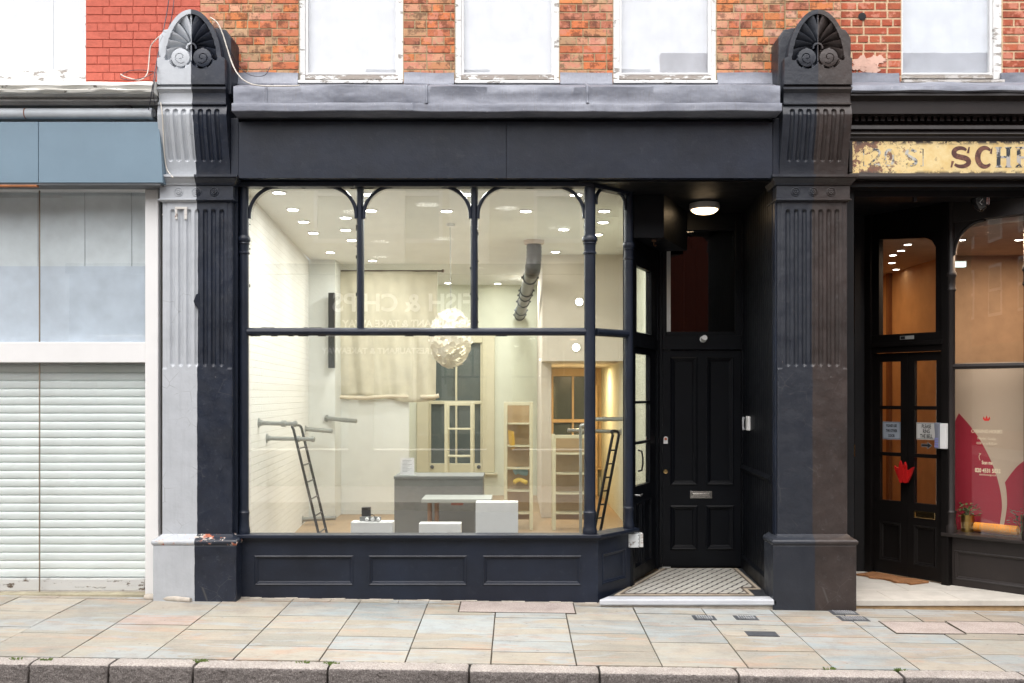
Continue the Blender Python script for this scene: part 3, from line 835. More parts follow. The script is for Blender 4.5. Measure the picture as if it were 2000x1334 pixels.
m = MB(); m.prism([(.73, -.18), (2.26, -.18), (2.26, -.06), (.8, -.06)], -.15, .0, 'z'); m.build('threshold_bed', M['cement'], B, bevel=.004)

# ---- things in the entrance
ly = .88; lx = X(1376, ly)
t = thing('bulkhead_lamp', 'round white ceiling lamp glowing warm in the dark entrance', 'lamp', (lx, ly, CE))
m = MB(); m.lathe(lx, ly, [(.12, CE), (.145, CE-.005), (.15, CE-.03), (.148, CE-.055), (.135, CE-.065), (.128, CE-.06)], 32); m.build('housing', paint('speckled_white_metal', (.62, .58, .55), .4, .1, 5, .05, 40, .5, .3, (.1, .09, .08)), t, smooth=35)
m = MB(); m.lathe(lx, ly, [(.128, CE-.062), (.12, CE-.078), (.095, CE-.095), (.05, CE-.105), (.004, CE-.108)], 32); m.build('diffuser', emit('warm_diffuser', (1.0, .72, .42), 3.2), t, smooth=60)
BX = Fr(1.08, .44, 1.47, 1.30)
m = MB(); m.prism([(1.08, .45), (1.375, .45), (1.74, 1.30), (1.46, 1.34)], 3.295, CE-.002, 'z')
sb = tag(m.build('shutter_box', M['door'], None, bevel=.004), 'plain black boxed housing hung from the entrance ceiling above the shop door', 'box')
px_, py_ = 1277, 468; cxq, czq = X(px_, .6), Z(px_ and 466, .6)
t = thing('hook', 'small bronze hook bracket under the black boxed housing above the shop door', 'hook', (cxq, .6, 3.293))
m = MB(); m.box(cxq-.02, cxq+.02, .58, .62, 3.283, 3.2945); m.tube([(cxq, .6, 3.285), (cxq, .6, 3.25), (cxq+.012, .59, 3.238), (cxq+.02, .58, 3.25)], .006, 6); m.build('bracket', plain('bronze', (.25, .14, .08), .4, .7), t)
t = thing('door_spotlight', 'little white cylinder fixed on the black rail above the front door', 'fitting', (X(1374, YD), YD-.03, Z(661, YD)))
m = MB(); p0 = Vector((X(1372, YD), YD-.03, Z(663, YD))); m.tube([p0, p0+Vector((.004, -.07, .012))], .028, 20); m.build('barrel', M['white'], t, smooth=40)
m = MB(); m.disc(p0+Vector((0, .002, 0)), (0, -1, 0), [(.02, -.001), (.034, .0), (.034, .008), (.02, .009)], 18); m.build('mount', M['white'], t, smooth=40)
t = thing('key_fob_reader', 'small white and orange plate stuck high on the black front door edge', 'plate', (X(1300, YD), YD, Z(860, YD)))
fx, fz = X(1300, YD), Z(860, YD)
m = MB(); m.prism([(fx-.022, fz-.035), (fx+.022, fz-.035), (fx+.022, fz+.018)]+[(fx+.022*math.cos(a), fz+.018+.022*math.sin(a)) for a in [math.pi*k/8 for k in range(1, 8)]]+[(fx-.022, fz+.018)], YD-.008, YD-.001, 'y'); m.build('plate', M['white'], t)
m = MB(); m.disc((fx, YD-.008, fz+.015), (0, -1, 0), [(.014, 0), (.014, .002), (.012, .003)], 16); m.build('button', plain('orange_plastic', (.55, .16, .08), .4), t)
iy = 1.02; 
iu = (1.37-iy)/1.39*RW.L
t = thing('intercom', 'white intercom with handset on the black boarded side wall of the entrance', 'intercom', RW(iu, -.0, Z(826, iy)))
zc = Z(827, iy)
m = MB(RW); m.box(iu-.05, iu+.05, -.03, -.0005, zc-.07, zc+.07); m.build('body', M['white'], t, bevel=.006)
m = MB(RW); m.tube([(iu-.075, -.045, zc+.06), (iu-.07, -.052, zc+.02), (iu-.07, -.052, zc-.03), (iu-.075, -.045, zc-.065)], [.014, .009, .009, .014], 8); m.build('handset', plain('grey_plastic', (.35, .36, .38), .4), t, smooth=60)
jy = .36
jx, jz = X(1243, jy), Z(1056, jy)
t = thing('junction_box', 'weathered white metal box fixed under the end of the navy sill by the shop door', 'box', (jx, jy, jz))
m = MB(); m.box(jx-.075, jx+.03, jy, jy+.09, jz-.065, jz+.065); m.build('case', peel('chipped_white_metal', (.62, .65, .66), (.3, .24, .2), .0), t, bevel=.006)
m = MB(); m.box(jx+.032, jx+.062, jy-.01, jy+.09, jz-.06, jz+.066); m.build('lid', peel('rusty_white_metal', (.60, .60, .58), (.30, .14, .08), .06), t, bevel=.005)
for q in (-.05, -.02, .015, .05): m = MB(); m.disc((jx+.018, jy, jz+q), (0, -1, 0), [(.004, -.001), (.004, .003)], 8); m.build('screw', M['iron'], t)
# ================================================================== THE SHUTTERED SHOP ON THE LEFT
LS = thing('shuttered_shop', 'red painted brick building with a blue-grey fascia and a lowered white roller shutter', 'building', (-4, 0, 0))
lx_edge = XL-.03
lwin = (-6.3, X(168, WY))
bricks(LS, 'brick_wall', -8.5, lx_edge, 4.56, ZT, WY, [(lwin[0]+.004, lwin[1]-.004, 4.5, 6.62)], [(.5, .1, .06)], 'brickpaint', 'mortarp', .007)
wl = MB(); y = WY+.02
x0, x1 = lwin; zb = Z(163, y); zg = Z(134, y)
wl.box(x1-.02, x1, y, y+.1, zb, 6.62); wl.box(x0, x0+.06, y, y+.1, zb, 6.62); wl.box(x0+.06, x1-.02, y, y+.1, 6.53, 6.62)
w_ = wl.build('upper_window', M['peel1'], LS, bevel=.004); w_['label'] = 'wide white upper window cut off by the left edge of the photo'
m = MB(); m.box(x0+.06, x1-.02, y+.02, y+.07, zb+.01, zg); m.build('bottom_rail', M['peel1'], w_, bevel=.003)
m = MB(); m.box(x0+.06, x1-.02, y+.05, y+.056, zg, 6.53); m.build('pane', M['glassup'], w_)
m = MB(); m.box(x0+.06, X(95, y), y+.09, y+.10, zg, 6.53); m.box(X(95.5, y), x1-.02, y+.094, y+.104, zg, 6.53); m.build('blind', M['blind'], w_)
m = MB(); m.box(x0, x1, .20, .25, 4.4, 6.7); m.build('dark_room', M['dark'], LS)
# moulded cornice, weathered
WC = paint('weathered_grey_paint', (.40, .40, .40), .6, .25, 4, .3, 40, .4, .5, (.10, .09, .08))
m = MB(); y = -.36
Pc = [(.05, Z(158, .0)), (-.34, Z(160, -.34)), (-.37, Z(166, -.37)), (-.355, Z(171, -.36)), (-.35, Z(173, -.36)), (-.37, Z(175, -.37)), (-.36, Z(180, -.36)), (-.33, Z(182, -.33))]
rb = random.Random(9)
m.hfield([i/90 for i in range(91)], list(range(len(Pc)))[::-1], lambda q, k: (-8.5+(X(300, -.36)+8.5)*q, Pc[k][0]+(.004*math.sin(q*61+k)+.003*math.sin(q*137+2*k) if k else 0), Pc[k][1]+(.003*math.sin(q*83+1.3*k) if k else 0)), .06)
m.build('cornice_capping', peel('flaking_cream_paint', (.66, .65, .61), (.14, .12, .10), -.02), LS, smooth=60)
P = [(.05, Z(181, -.3)), (-.325, Z(182, -.32)), (-.30, Z(186, -.30)), (-.26, Z(190, -.27)), (-.25, Z(193, -.25)), (-.27, Z(194, -.27)), (-.27, Z(197, -.27)), (-.22, Z(198, -.22)), (-.20, Z(205, -.2)), (-.17, Z(207, -.17)), (.05, Z(207, -.17))]
m = MB(); m.prism(P[::-1], -8.5, X(303, -.3)); m.build('cornice', WC, LS)
m = MB(); m.box(-8.5, X(305, -.12), -.12, .05, 3.70, Z(206.5, -.12)); m.build('backing_board', paint('pale_grey_board', (.50, .51, .52), .6, .15, 5, .2, 40, .4, .3, (.25, .2, .17)), LS)
BLUE = (.160, .235, .30)
bl = paint('blue_grey_paint', BLUE, .42, .06, 2.5, .05, 60, .5, .05, (.3, .33, .35))
m = MB(); za, zb = Z(357, -.26), Z(238, -.16); xs = X(75, -.2)
xs = X(75, -.25); za, zb = Z(357, -.25), Z(238, -.25)
m.prism([(-8.5, za), (xs-.002, za), (xs-.002, zb), (-8.5, zb)], -.25, -.10, 'y'); m.prism([(xs+.002, za), (X(318, -.25), za), (X(315, -.25), Z(300, -.25)), (X(310, -.25), zb), (xs+.002, zb)], -.25, -.10, 'y'); m.build('fascia', bl, LS, bevel=.004)
m = MB(); m.box(-8.5, X(316, -.2), -.24, -.02, za-.014, za-.002); m.build('fascia_soffit', paint('grey_soffit', (.16, .17, .18), .6), LS)
m = MB(); m.box(-8.5, X(76, -.2), -.245, -.2, za-.030, za-.0145); m.build('rusty_strip', paint('rusty_steel', (.34, .13, .05), .8, .4, 9, .3), LS)
# white window frame
WF = M['white']
YF = -.06
m = MB(); m.box(X(283, YF), X(309, YF), YF, .12, gz(-4, 0)-.05, za-.015)
m.box(-8.5, X(283, YF), YF+.01, .12, Z(708, YF), Z(668, YF)); m.box(-8.5, X(283, YF), YF+.012, .10, Z(365, YF), za-.015)
fr = m.build('window_frame', WF, LS, bevel=.006)
m = MB(); m.box(X(310, -.02), XL-.30, .0, .1, gz(-4, 0)-.05, 3.7); m.build('side_reveal', paint('gap_shade_paint', (.08, .075, .07), .9, .3, 8, .5, 30), LS)  # dark colour paints in the shadow of the narrow gap
xj = X(77, .0)
m = MB(); m.box(-8.5, xj-.004, .0, .006, Z(668, 0)-.01, Z(365, 0)+.01); m.build('upper_pane', M['glassr'], LS)
m = MB(); m.box(xj+.004, X(284, .0), .0, .006, Z(668, 0)-.01, Z(365, 0)+.01); m.build('upper_pane', M['glassr'], LS)
m = MB(); m.box(-8.5, xj-.004, .0, .006, gz(-4, 0)+.02, Z(708, 0)+.01); m.build('lower_pane', M['glassr'], LS)
m = MB(); m.box(xj+.004, X(284, .0), .0, .006, gz(-4, 0)+.02, Z(708, 0)+.01); m.build('lower_pane', M['glassr'], LS)
m = MB(); m.box(xj-.0035, xj+.0035, -.004, .01, gz(-4, 0)+.02, Z(668, 0)); m.box(xj-.0035, xj+.0035, -.004, .01, Z(708, 0), Z(365, 0)); m.build('glazing_joint', paint('brown_sealant', (.22, .17, .12), .7), LS)
m = MB(); m.box(-8.5, X(283, .1), .10, .14, Z(668, .1)-.03, Z(520, .1)); m.build('privacy_panel', plain('blue_grey_panel', (.50, .58, .66), .7), LS)
m = MB(); m.box(-8.5, X(283, .1), .105, .14, Z(520, .1)+.001, Z(372, .1)); m.build('roller_blind', plain('pale_blue_blind', (.60, .67, .70), .75), LS)
m = MB()
for k in range(9): m.box(-6.4+k*.42, -6.395+k*.42, .0985, .102, Z(520, .1), Z(372, .1))
m.build('blind_seam', plain('grey_seam', (.40, .45, .48), .8), LS)
m = MB(); zt, zbm = Z(712, .1), gz(-4, 0)+.06; n = int((zt-zbm)/.0735); pr = []
for k in range(n):
    z = zt-k*.0735
    pr += [(.102, z), (.096, z-.003), (.091, z-.016), (.0895, z-.034), (.0905, z-.052), (.094, z-.064), (.102, z-.0665), (.105, z-.070)]
zl = pr[-1][1]
pr += [(.11, zl-.005), (.18, zl-.005), (.18, zt)]
m.prism(pr[::-1], -8.5, X(283, .06)); m.build('roller_shutter', paint('shutter_white', (.74, .81, .80), .4, .05, 3, .05, 60, .5, .08, (.4, .42, .40)), LS, smooth=50)
m = MB(); m.box(-8.5, X(282, .05), .05, .16, gz(-4.4, 0)+.015, zl-.008); m.build('shutter_rail', peel('chipped_white_rail', (.66, .67, .67), (.16, .12, .09), .02), LS, bevel=.004)
m = MB(); m.box(-8.5, X(282, .0), .01, .18, Z(711, .05), Z(700, .0)+.02); m.build('shutter_head', plain('shutter_head_grey', (.35, .36, .35), .6), LS)  # plain mid-grey box across the top of the shutter
m = MB(); m.box(-8.5, X(303, -.08), -.075, .05, gz(-4, 0)-.1, gz(-4.2, 0)+.012); m.build('stone_sill', paint('mossy_stone', (.34, .31, .22), .9, .3, 7, .5, 40), LS, bevel=.006)
m = MB(); m.tube([(X(286, -.1), -.12, gz(-3.2, 0)+.006), (X(310, -.1), -.15, gz(-3.1, 0)+.014), (X(372, -.24), -.235, gz(-2.9, 0)+.010)], [.03, .034, .022], 8); m.build('cement_lump', M['cement'], LS, smooth=60)

# pipe above the fascia
t = thing('awning_tube', 'pale grey metal tube lying along the top of the blue-grey fascia', 'tube', (X(150, -.2), -.2, Z(222, -.2)))
m = MB(); zp = Z(222, -.21); m.tube([(-8.5, -.21, zp), (X(294, -.21), -.21, zp)], .045, 20); m.tube([(X(292, -.21), -.21, zp), (X(299, -.21), -.21, zp)], .049, 20)
m.build('barrel', paint('grey_blue_enamel', (.52, .56, .60), .35, .1, 4, .05, 40, .5, .12, (.25, .24, .23)), t, smooth=50)
m = MB(); m.tube([(X(50, -.21), -.21, zp), (X(52, -.21), -.21, zp)], .0462, 20); m.build('rust_ring', paint('rust_ring', (.25, .09, .05), .8), t, smooth=50)
for bx in ((X(299.5, -.21), X(306, -.21), -.235, -.12, zp-.035, zp+.03), (X(222, -.2), X(254, -.2), -.19, -.13, zp+.05, zp+.075), (X(-60, -.2), X(-30, -.2), -.19, -.13, zp+.05, zp+.075)):
    m = MB(); m.box(*bx); m.build('bracket', M['iron'], t, bevel=.003)

# cables round the left pilaster
cab_w = plain('white_cable', (.62, .58, .52), .5); cab_d = plain('dark_cable', (.05, .05, .065), .5)
def spline(P, n=8):
    P = [Vector(p) for p in P]; out = []
    Q = [P[0]*2-P[1]]+P+[P[-1]*2-P[-2]]
    for i in range(1, len(Q)-2):
        a, b, c, d = Q[i-1:i+3]
        for k in range(n):
            t = k/n; out.append(.5*((2*b)+(c-a)*t+(2*a-5*b+4*c-d)*t*t+(3*b-a-3*c+d)*t**3))
    return out+[P[-1]]
def cable(label, pts, r, mat):
    """pts: (px, py, depth)"""
    P = spline([(X(a, y), y, Z(b, y)) for a, b, y in pts]); m = MB(); m.tube(P, r, 6)
    return tag(m.build('cable', mat, None, smooth=60), label, 'cable')
cable('white cable draped over the navy side of the left antefix down to the lead cornice', [(411, 34, -.31), (424, 44, -.315), (434, 64, -.315), (443, 92, -.31), (452, 120, -.31), (462, 141, -.33), (478, 158, -.36), (505, 167, -.36), (560, 168, -.355), (585, 167, -.35)], .0058, cab_w)
cable('thin dark cable sagging from the brick to the white cable right of the left antefix', [(442, 88, -.31), (452, 104, -.24), (463, 124, -.12), (480, 142, -.05), (500, 149, -.03), (518, 146, -.02), (528, 130, .02)], .003, cab_d)
cable('white cable hanging on the red painted brick left of the left antefix', [(322, 62, -.02), (306, 76, -.01), (294, 92, .01), (291, 120, .01), (287, 145, -.02), (272, 156, -.1), (245, 150, -.02), (236, 145, .03)], .005, cab_w)
cable('dark cable running steeply down from the roof past the left antefix', [(335, -60, .0), (329, 5, -.01), (320, 55, -.05), (309, 105, -.2), (301, 150, -.38), (297, 175, -.385), (293, 200, -.33), (290, 214, -.26)], .0042, cab_d)
cable('second dark cable running beside the first down to the left cornice', [(345, -60, .0), (336, 30, -.03), (322, 75, -.06), (312, 112, -.2), (304, 150, -.38), (299, 178, -.385), (303, 206, -.3)], .0035, cab_d)
cable('dark cable loop tangled on the left cornice below the red brick', [(300, 140, -.02), (280, 137, .03), (255, 138, .035), (238, 146, .03), (237, 153, -.02), (258, 156, -.1), (285, 150, -.1), (303, 141, -.1)], .003, cab_d)
cable('pale cable clipped down the side of the grey console to the capital', [(314, 200, -.28), (317, 225, -.285), (319, 262, -.245), (321, 300, -.20), (326, 330, -.185), (338, 347, -.23)], .0055, cab_w)
cable('thin pale cable running down beside the grey capital to the top of the shaft', [(322, 345, -.16), (322, 362, -.14), (318, 385, -.10), (323, 405, -.12), (317, 420, -.06)], .004, cab_w)

# paint spill: dark patch that laps over the grey side of the left pilaster
m = MB(); yy = -.1315; pts = [(390, 572), (383, 575), (380, 583), (378, 588), (381, 596), (385, 600), (387, 606), (391, 612), (391, 590)]
m.prism([(X(a, yy), Z(b, yy)) for a, b in pts][::-1], yy, yy+.0014, 'y')
pt = m.build('paint_spill', M['navy'], bpy.data.objects['pilaster'])
# old metal brackets on the grey shaft
t = thing('wall_bracket', 'rusty white strap brackets screwed to the top of the grey pilaster shaft', 'bracket', (X(352, -.14), -.13, Z(415, -.14)))
m = MB()
for a, b, c, d in ((342, 346, 405, 428), (360, 365, 404, 428), (342, 366, 404, 408)): m.box(X(a, -.14), X(b, -.14), -.142 if a != 342 or b != 366 else -.1435, -.128, Z(d, -.14), Z(c, -.14))
m.build('strap', peel('rusty_white_strap', (.6, .58, .55), (.25, .13, .08), .03), t)

# ================================================================== THE BROWN SHOP ON THE RIGHT
RS = thing('parlour_building', 'brick building with a dark brown shopfront, double doors and an amber lit interior', 'building', (4.3, 0, 0))
rx = X(1640, WY)+.001
rw = (X(1760, WY), X(1958, WY))
bricks(RS, 'brick_wall', rx, 8.5, 4.60, ZT, WY-.004, [(rw[0]+.004, rw[1]-.004, 4.5, 6.62)], dark_reds, 'brickred', 'mortar2', .017)
w_ = sash(RS, 1760, 1958, 143, 157, WY+.01, 6.62, 3, 20, 'blindgrey', 'woodgrey')
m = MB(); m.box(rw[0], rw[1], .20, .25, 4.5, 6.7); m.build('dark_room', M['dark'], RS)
m = MB(); m.disc((X(1684, .04), .044, Z(32, .04)), (0, -1, 0), [(.032, 0), (.036, .004), (.02, .005)], 9); m.build('wall_hole', M['dark'], RS)
m = MB(); rb = random.Random(4)
for q, (px, py, r1) in enumerate(((1690, 124, .10), (1712, 117, .075), (1703, 134, .07), (1672, 132, .04))):
    x, z = X(px, .04), Z(py, .04); n = 26
    P = [(x+r1*(1+rb.uniform(-.35, .3))*math.cos(6.283*k/n), z+.62*r1*(1+rb.uniform(-.4, .35))*math.sin(6.283*k/n)) for k in range(n)]
    m.prism(P, .0405-.0011*q, .060, 'y')
m.build('filler_patch', paint('pink_filler', (.62, .40, .32), .9, .15, 8, .4, 40), RS)
m = MB(); m.box(rx-.18, 8.5, .055, .30, 3.6, 4.65); m.build('bressummer', M['dark'], RS)
m = MB()
P = [(.046, Z(142, .03)), (.02, Z(143, .03)), (.012, Z(163, .02)), (-.02, Z(166, .0)), (.046, Z(166, .0))]
for a, b in ((1664, 1758), (1958, 2100)):
    m = MB(); m.hfield([i/8 for i in range(9)], list(range(5))[::-1], lambda q, k: (X(a)+(X(b)-X(a))*q, P[k][0], P[k][1]+.004*math.sin(q*6)), .05)
    m.build('lead_flashing', M['lead'], RS, smooth=40)
P = [(.05, Z(158, .02)), (-.27, Z(166, -.27)), (-.285, Z(169, -.28)), (-.29, Z(177, -.28)), (-.275, Z(179, -.28)), (.05, Z(179, -.28))]
m = MB(); m.hfield([i/60 for i in range(61)], list(range(6))[::-1], lambda q, k: (XR+.29+(8.5-XR-.29)*q, P[k][0]+.005*math.sin(q*70+k), P[k][1]+.004*math.sin(q*47+k)), .05); m.build('lead_capping', M['lead'], RS, smooth=40)
BP = M['brownp']; xa = XR+.29
m = MB()
m.prism([(-.26, Z(180, -.27)), (-.265, Z(186, -.27)), (-.22, Z(192, -.24)), (-.20, Z(195, -.23)), (-.20, Z(222, -.2)), (-.15, Z(223, -.2)), (.04, Z(223, -.2)), (.04, Z(180, -.27))][::-1], xa, 8.5); m.build('cornice', BP, RS)
m = MB(); m.box(xa, 8.5, -.09, .03, 3.70, Z(223.5, -.2)); m.build('frieze', BP, RS)
m = MB(); x = xa+.02
while x < 8.4: m.box(x, x+.035, -.13, -.091, Z(236, -.13), Z(226, -.13)); x += .0575
de = m.build('dentils', BP, RS); de['kind'] = 'stuff'
m = MB(); m.prism([(-.14, Z(240, -.1)), (-.10, Z(242, -.1)), (-.10, Z(246, -.1)), (-.15, Z(248, -.1)), (-.155, Z(252, -.15)), (-.125, Z(254, -.15)), (-.125, Z(258, -.15)), (-.0905, Z(258, -.15)), (-.0905, Z(240, -.1))], xa, 8.5); m.build('architrave', BP, RS)
# sign board
sx0, sx1, sz0, sz1 = X(1659, -.15), 7.2, Z(345, -.16), Z(262, -.16)
t = thing('gold_signboard', 'peeling gold leaf signboard with dark serif letters above the brown shop', 'sign', (sx0, -.15, sz0))
gx0s, gz0s, gz1s = X(1664, -.13), Z(338, -.13), Z(276, -.13)
m = MB()
m.prism([(-.09, sz1+.012), (-.17, sz1+.01), (-.175, sz1-.002), (-.15, sz1-.012), (-.15, sz1-.03), (-.131, gz1s), (-.09, gz1s)][::-1], sx0, sx1)
m.prism([(-.09, gz0s), (-.131, gz0s), (-.15, gz0s-.008), (-.17, sz0+.002), (-.165, sz0-.018), (-.09, sz0-.022)][::-1], sx0, sx1)
m.box(sx0, gx0s, -.149, -.09, gz0s, gz1s); m.build('frame', BP, t, bevel=.003)
def gold():
    t = NT('worn_gold_leaf'); x, y, z = t.sep()
    d1 = t.math('SINE', t.math('MULTIPLY', t.math('ADD', x, z), 330)); d2 = t.math('SINE', t.math('MULTIPLY', t.math('SUBTRACT', x, z), 330))
    dia = t.ramp(t.math('MULTIPLY', d1, d2), .1, .5, 0, .4)
    right = t.ramp(x, .86, .90)
    c = t.mix(t.ramp(t.noise(9, 7, .7), .35, .65), (.72, .52, .22), (.80, .66, .36))
    c = t.mix(t.math('MULTIPLY', dia, right), c, (.36, .21, .06))
    c = t.mix(t.ramp(t.noise(11, 8, .7), .60, .63, 0, .85), c, (.42, .30, .17))
    rust = t.ramp(t.noise(8, 9, .75), .585, .60, 0, .9)
    lft = t.ramp(x, .05, .75, .12, -.02)
    rust = t.ramp(t.math('ADD', t.noise(9, 9, .78), lft), .60, .615, 0, .95)
    c = t.mix(rust, c, t.mix(t.noise(30, 3), (.28, .10, .05), (.05, .045, .05)))
    edge = t.math('MULTIPLY', t.ramp(t.math('ABSOLUTE', t.math('SUBTRACT', z, .172)), .108, .135), t.ramp(t.noise(14, 7, .7), .46, .5))
    c = t.mix(edge, c, (.06, .05, .045))
    return t.pbr(c, .45, t.ramp(rust, 0, 1, .25, 0), t.bump(t.noise(60, 5), .2, .003), .5)
m = MB(); m.box(gx0s, sx1, -.128, -.0905, gz0s, gz1s); board = m.build('gold_panel', gold(), t)
def letter_mat(name, a, b, gap):
    t = NT(name); c = t.mix(t.ramp(t.noise(13, 7, .7), .48, .53), a, b)
    f = t.ramp(t.noise(16, 8, .75), gap, gap+.01)
    c = t.mix(f, c, (.62, .46, .2)); return t.pbr(c, .5, 0, t.bump(t.noise(40, 4), .3, .003), .4)
ml = letter_mat('maroon_letter', (.085, .035, .03), (.16, .07, .05), .66)
mk = letter_mat('worn_black_letter', (.03, .035, .045), (.42, .40, .38), .58)
mg = letter_mat('ghost_letter', (.05, .055, .065), (.46, .46, .44), .52)
def stroke(mb, pts, wid, yf, th=.0015):
    P = [Vector((a, b)) for a, b in pts]; L = []; Rr = []
    for i, p in enumerate(P):
        d = (P[min(i+1, len(P)-1)]-P[max(i-1, 0)]).normalized(); n = Vector((-d.y, d.x)); w = wid[i] if isinstance(wid, list) else wid
        L.append(p+n*w/2); Rr.append(p-n*w/2)
    for i in range(len(P)-1):
        mb.prism([tuple(Rr[i]), tuple(Rr[i+1]), tuple(L[i+1]), tuple(L[i])], yf-th, yf, 'y')
def arcp(cx, cz, rx, rz, a0, a1, n=14): return [(cx+rx*math.cos(R(a0+(a1-a0)*k/n)), cz+rz*math.sin(R(a0+(a1-a0)*k/n))) for k in range(n+1)]
yl = -.1282; zl0, zl1 = Z(327, -.13), Z(287, -.13); H = zl1-zl0; zm = (zl0+zl1)/2
def stem(m, x, w, q=.014):
    m.box(x-w/2, x+w/2, yl-.0015, yl, zl0, zl1)
    for z, s in ((zl0, 1), (zl1, -1)):
        m.prism([(x-w/2-q, z), (x+w/2+q, z), (x+w/2+.002, z+s*.018), (x-w/2-.002, z+s*.018)][::s], yl-.0018, yl, 'y')
m = MB(); cx = X(1877, -.13)
up = arcp(cx-.004, zl1-.27*H, .058, .22*H, 30, 235, 14); lo = arcp(cx+.002, zl0+.27*H, .066, .22*H, 65, -150, 14)
pts = up+lo; n = len(pts)
stroke(m, pts, [.018+.028*max(0, math.sin(math.pi*(k+1)/(n+1)))**.9 for k in range(n)], yl)
m.prism([(cx+.050, zl1-.30*H), (cx+.072, zl1-.30*H), (cx+.078, zl1), (cx+.066, zl1)], yl-.0017, yl, 'y')
m.prism([(cx-.092, zl0), (cx-.078, zl0), (cx-.060, zl0+.30*H), (cx-.082, zl0+.32*H)], yl-.0017, yl, 'y')
m.build('letter', ml, board)
m = MB(); cx = X(1924, -.13); pts = arcp(cx, zm, .064, .46*H, 45, 315, 26)
stroke(m, pts, [.016+.032*max(0, math.sin(math.pi*k/26))**.7 for k in range(27)], yl)
m.prism([(cx+.042, zl1-.32*H), (cx+.060, zl1-.34*H), (cx+.066, zl1), (cx+.052, zl1-.02)], yl-.0017, yl, 'y')
m.build('letter', ml, board)
m = MB(); stem(m, X(1950.5, -.13), .034); stem(m, X(1969.5, -.13), .034); m.box(X(1952, -.13), X(1968, -.13), yl-.0014, yl, zm-.008, zm+.010); m.build('letter', mk, board)
m = MB(); stem(m, X(1990, -.13), .034); stroke(m, [(X(1992, -.13), zl1-.008)]+arcp(X(2000, -.13), zl1-.27*H, .05, .24*H, 90, -90, 12)+[(X(1992, -.13), zl1-.51*H)], .018, yl-.0003); m.build('letter', mk, board)
# worn number in brackets
m = MB(); a, b = Z(324, -.13), Z(291, -.13)
x = X(1687, -.13); stroke(m, [(x+.022, b), (x, b), (x, a), (x+.022, a)], .008, yl); m.build('bracket_mark', mg, board)
m = MB(); x = X(1803, -.13); stroke(m, [(x-.022, b), (x, b), (x, a), (x-.022, a)], .008, yl); m.build('bracket_mark', mg, board)
h = b-a
m = MB(); cx = X(1709, -.13); stroke(m, arcp(cx, b-.25*h, .042, .22*h, 160, -30, 12)+[(cx-.045, a+.012), (cx+.05, a+.012)], [.022]*13+[.02, .024], yl); m.build('digit', mg, board)
m = MB(); cx = X(1737, -.13); stroke(m, arcp(cx, (a+b)/2, .038, .45*h, 0, 360, 24), .022, yl); m.build('digit', mg, board)
m = MB(); cx = X(1780, -.13); stroke(m, arcp(cx, b-.25*h, .042, .2*h, 20, 240, 12)+arcp(cx, a+.25*h, .042, .2*h, 70, -160, 12), .026, yl); m.build('digit', mg, board)
# ---- right shop: entrance, doors, splayed window
RD = Fr(3.60, 1.26, 4.055, .60)
dk = M['dark']
m = MB(); m.box(XR+.30, 8.5, -.10, 2.3, 3.655, 3.70); m.build('entrance_ceiling', dk, RS)
RFL = .03
m = MB(); m.prism([(XR+.28, -.12), (5.2, -.12), (5.2, 1.4), (XR+.28, 1.4)], RFL-.05, RFL, 'z'); st = m.build('entrance_step', M['limestone'], RS, bevel=.004)
m = MB(); m.prism([(XR+.28, -.105), (5.2, -.105), (5.2, .5), (XR+.28, .5)], -.16, RFL-.0505, 'z'); m.build('step_edge', M['sandedge'], RS)
m = MB()
for a, b in (((3.05, .30), (4.4, .30)), ((3.05, .72), (3.9, .72))): m.box(a[0], b[0], a[1], a[1]+.004, RFL, RFL+.0012)
for x, y0, y1 in ((3.3, -.12, .3), (3.9, -.12, .3), (3.6, .3, .72), (4.2, .3, .5)): m.box(x, x+.004, y0, y1, RFL, RFL+.0012)
m.build('stone_joint', M['cement'], st)
# left flank of the entrance with a narrow side light
m = MB(); xs_ = XR+.30
m.box(xs_, xs_+.10, -.02, 1.30, -.1, 3.66)
m.build('flank_wall', dk, RS, bevel=.004)
m = MB(); yb = 1.30
m.box(xs_+.10, X(1664, yb)-.0, yb, yb+.08, 0, 3.66) if X(1664, yb) > xs_+.1 else None
m.box(X(1669, yb), 3.60, yb, yb+.08, 0, 3.66); m.box(xs_, X(1669, yb), yb, yb+.08, 0, Z(655, yb)); m.box(xs_, X(1669, yb), yb, yb+.08, Z(455, yb), 3.66)
m.build('back_panelling', dk, RS, bevel=.004)
m = MB(); m.box(xs_, X(1669, yb), yb+.03, yb+.036, Z(655, yb), Z(455, yb)); m.build('side_pane', M['glassr'], RS)
m = MB(RD)
L = RD.L; dz0, dz1 = RFL+.012, 2.245
zt0, zt1 = 2.43, 3.40
m.box(-.06, .015, -.03, .08, RFL, 3.655); m.box(L-.015, L+.06, -.03, .08, RFL, 3.655)
m.box(.015, L-.015, -.02, .08, dz1+.006, zt0); m.box(.015, .09, -.0, .07, zt0, zt1); m.box(L-.09, L-.015, -.0, .07, zt0, zt1); m.box(.015, L-.015, -.0, .07, zt1, 3.655)
m.box(-.0, L, -.045, -.02, 2.31, 2.35)
m.prism([(.0901, 3.401), (.0901, 3.395), (L-.20, 3.345), (L-.13, 3.31), (L-.0901, 3.24), (L-.0901, 3.401)], .0, .05, 'y')
DF = m.build('door_frame', M['browndoor'], RS, bevel=.003)
m = MB(RD); m.box(.085, L-.085, .03, .036, zt0-.005, zt1+.005); m.build('transom_pane', M['glassr'], DF)
hw = (L-.03)/2
zr = [(1.72, 2.16), (1.255, 1.685), (.775, 1.22)]
leafs = []
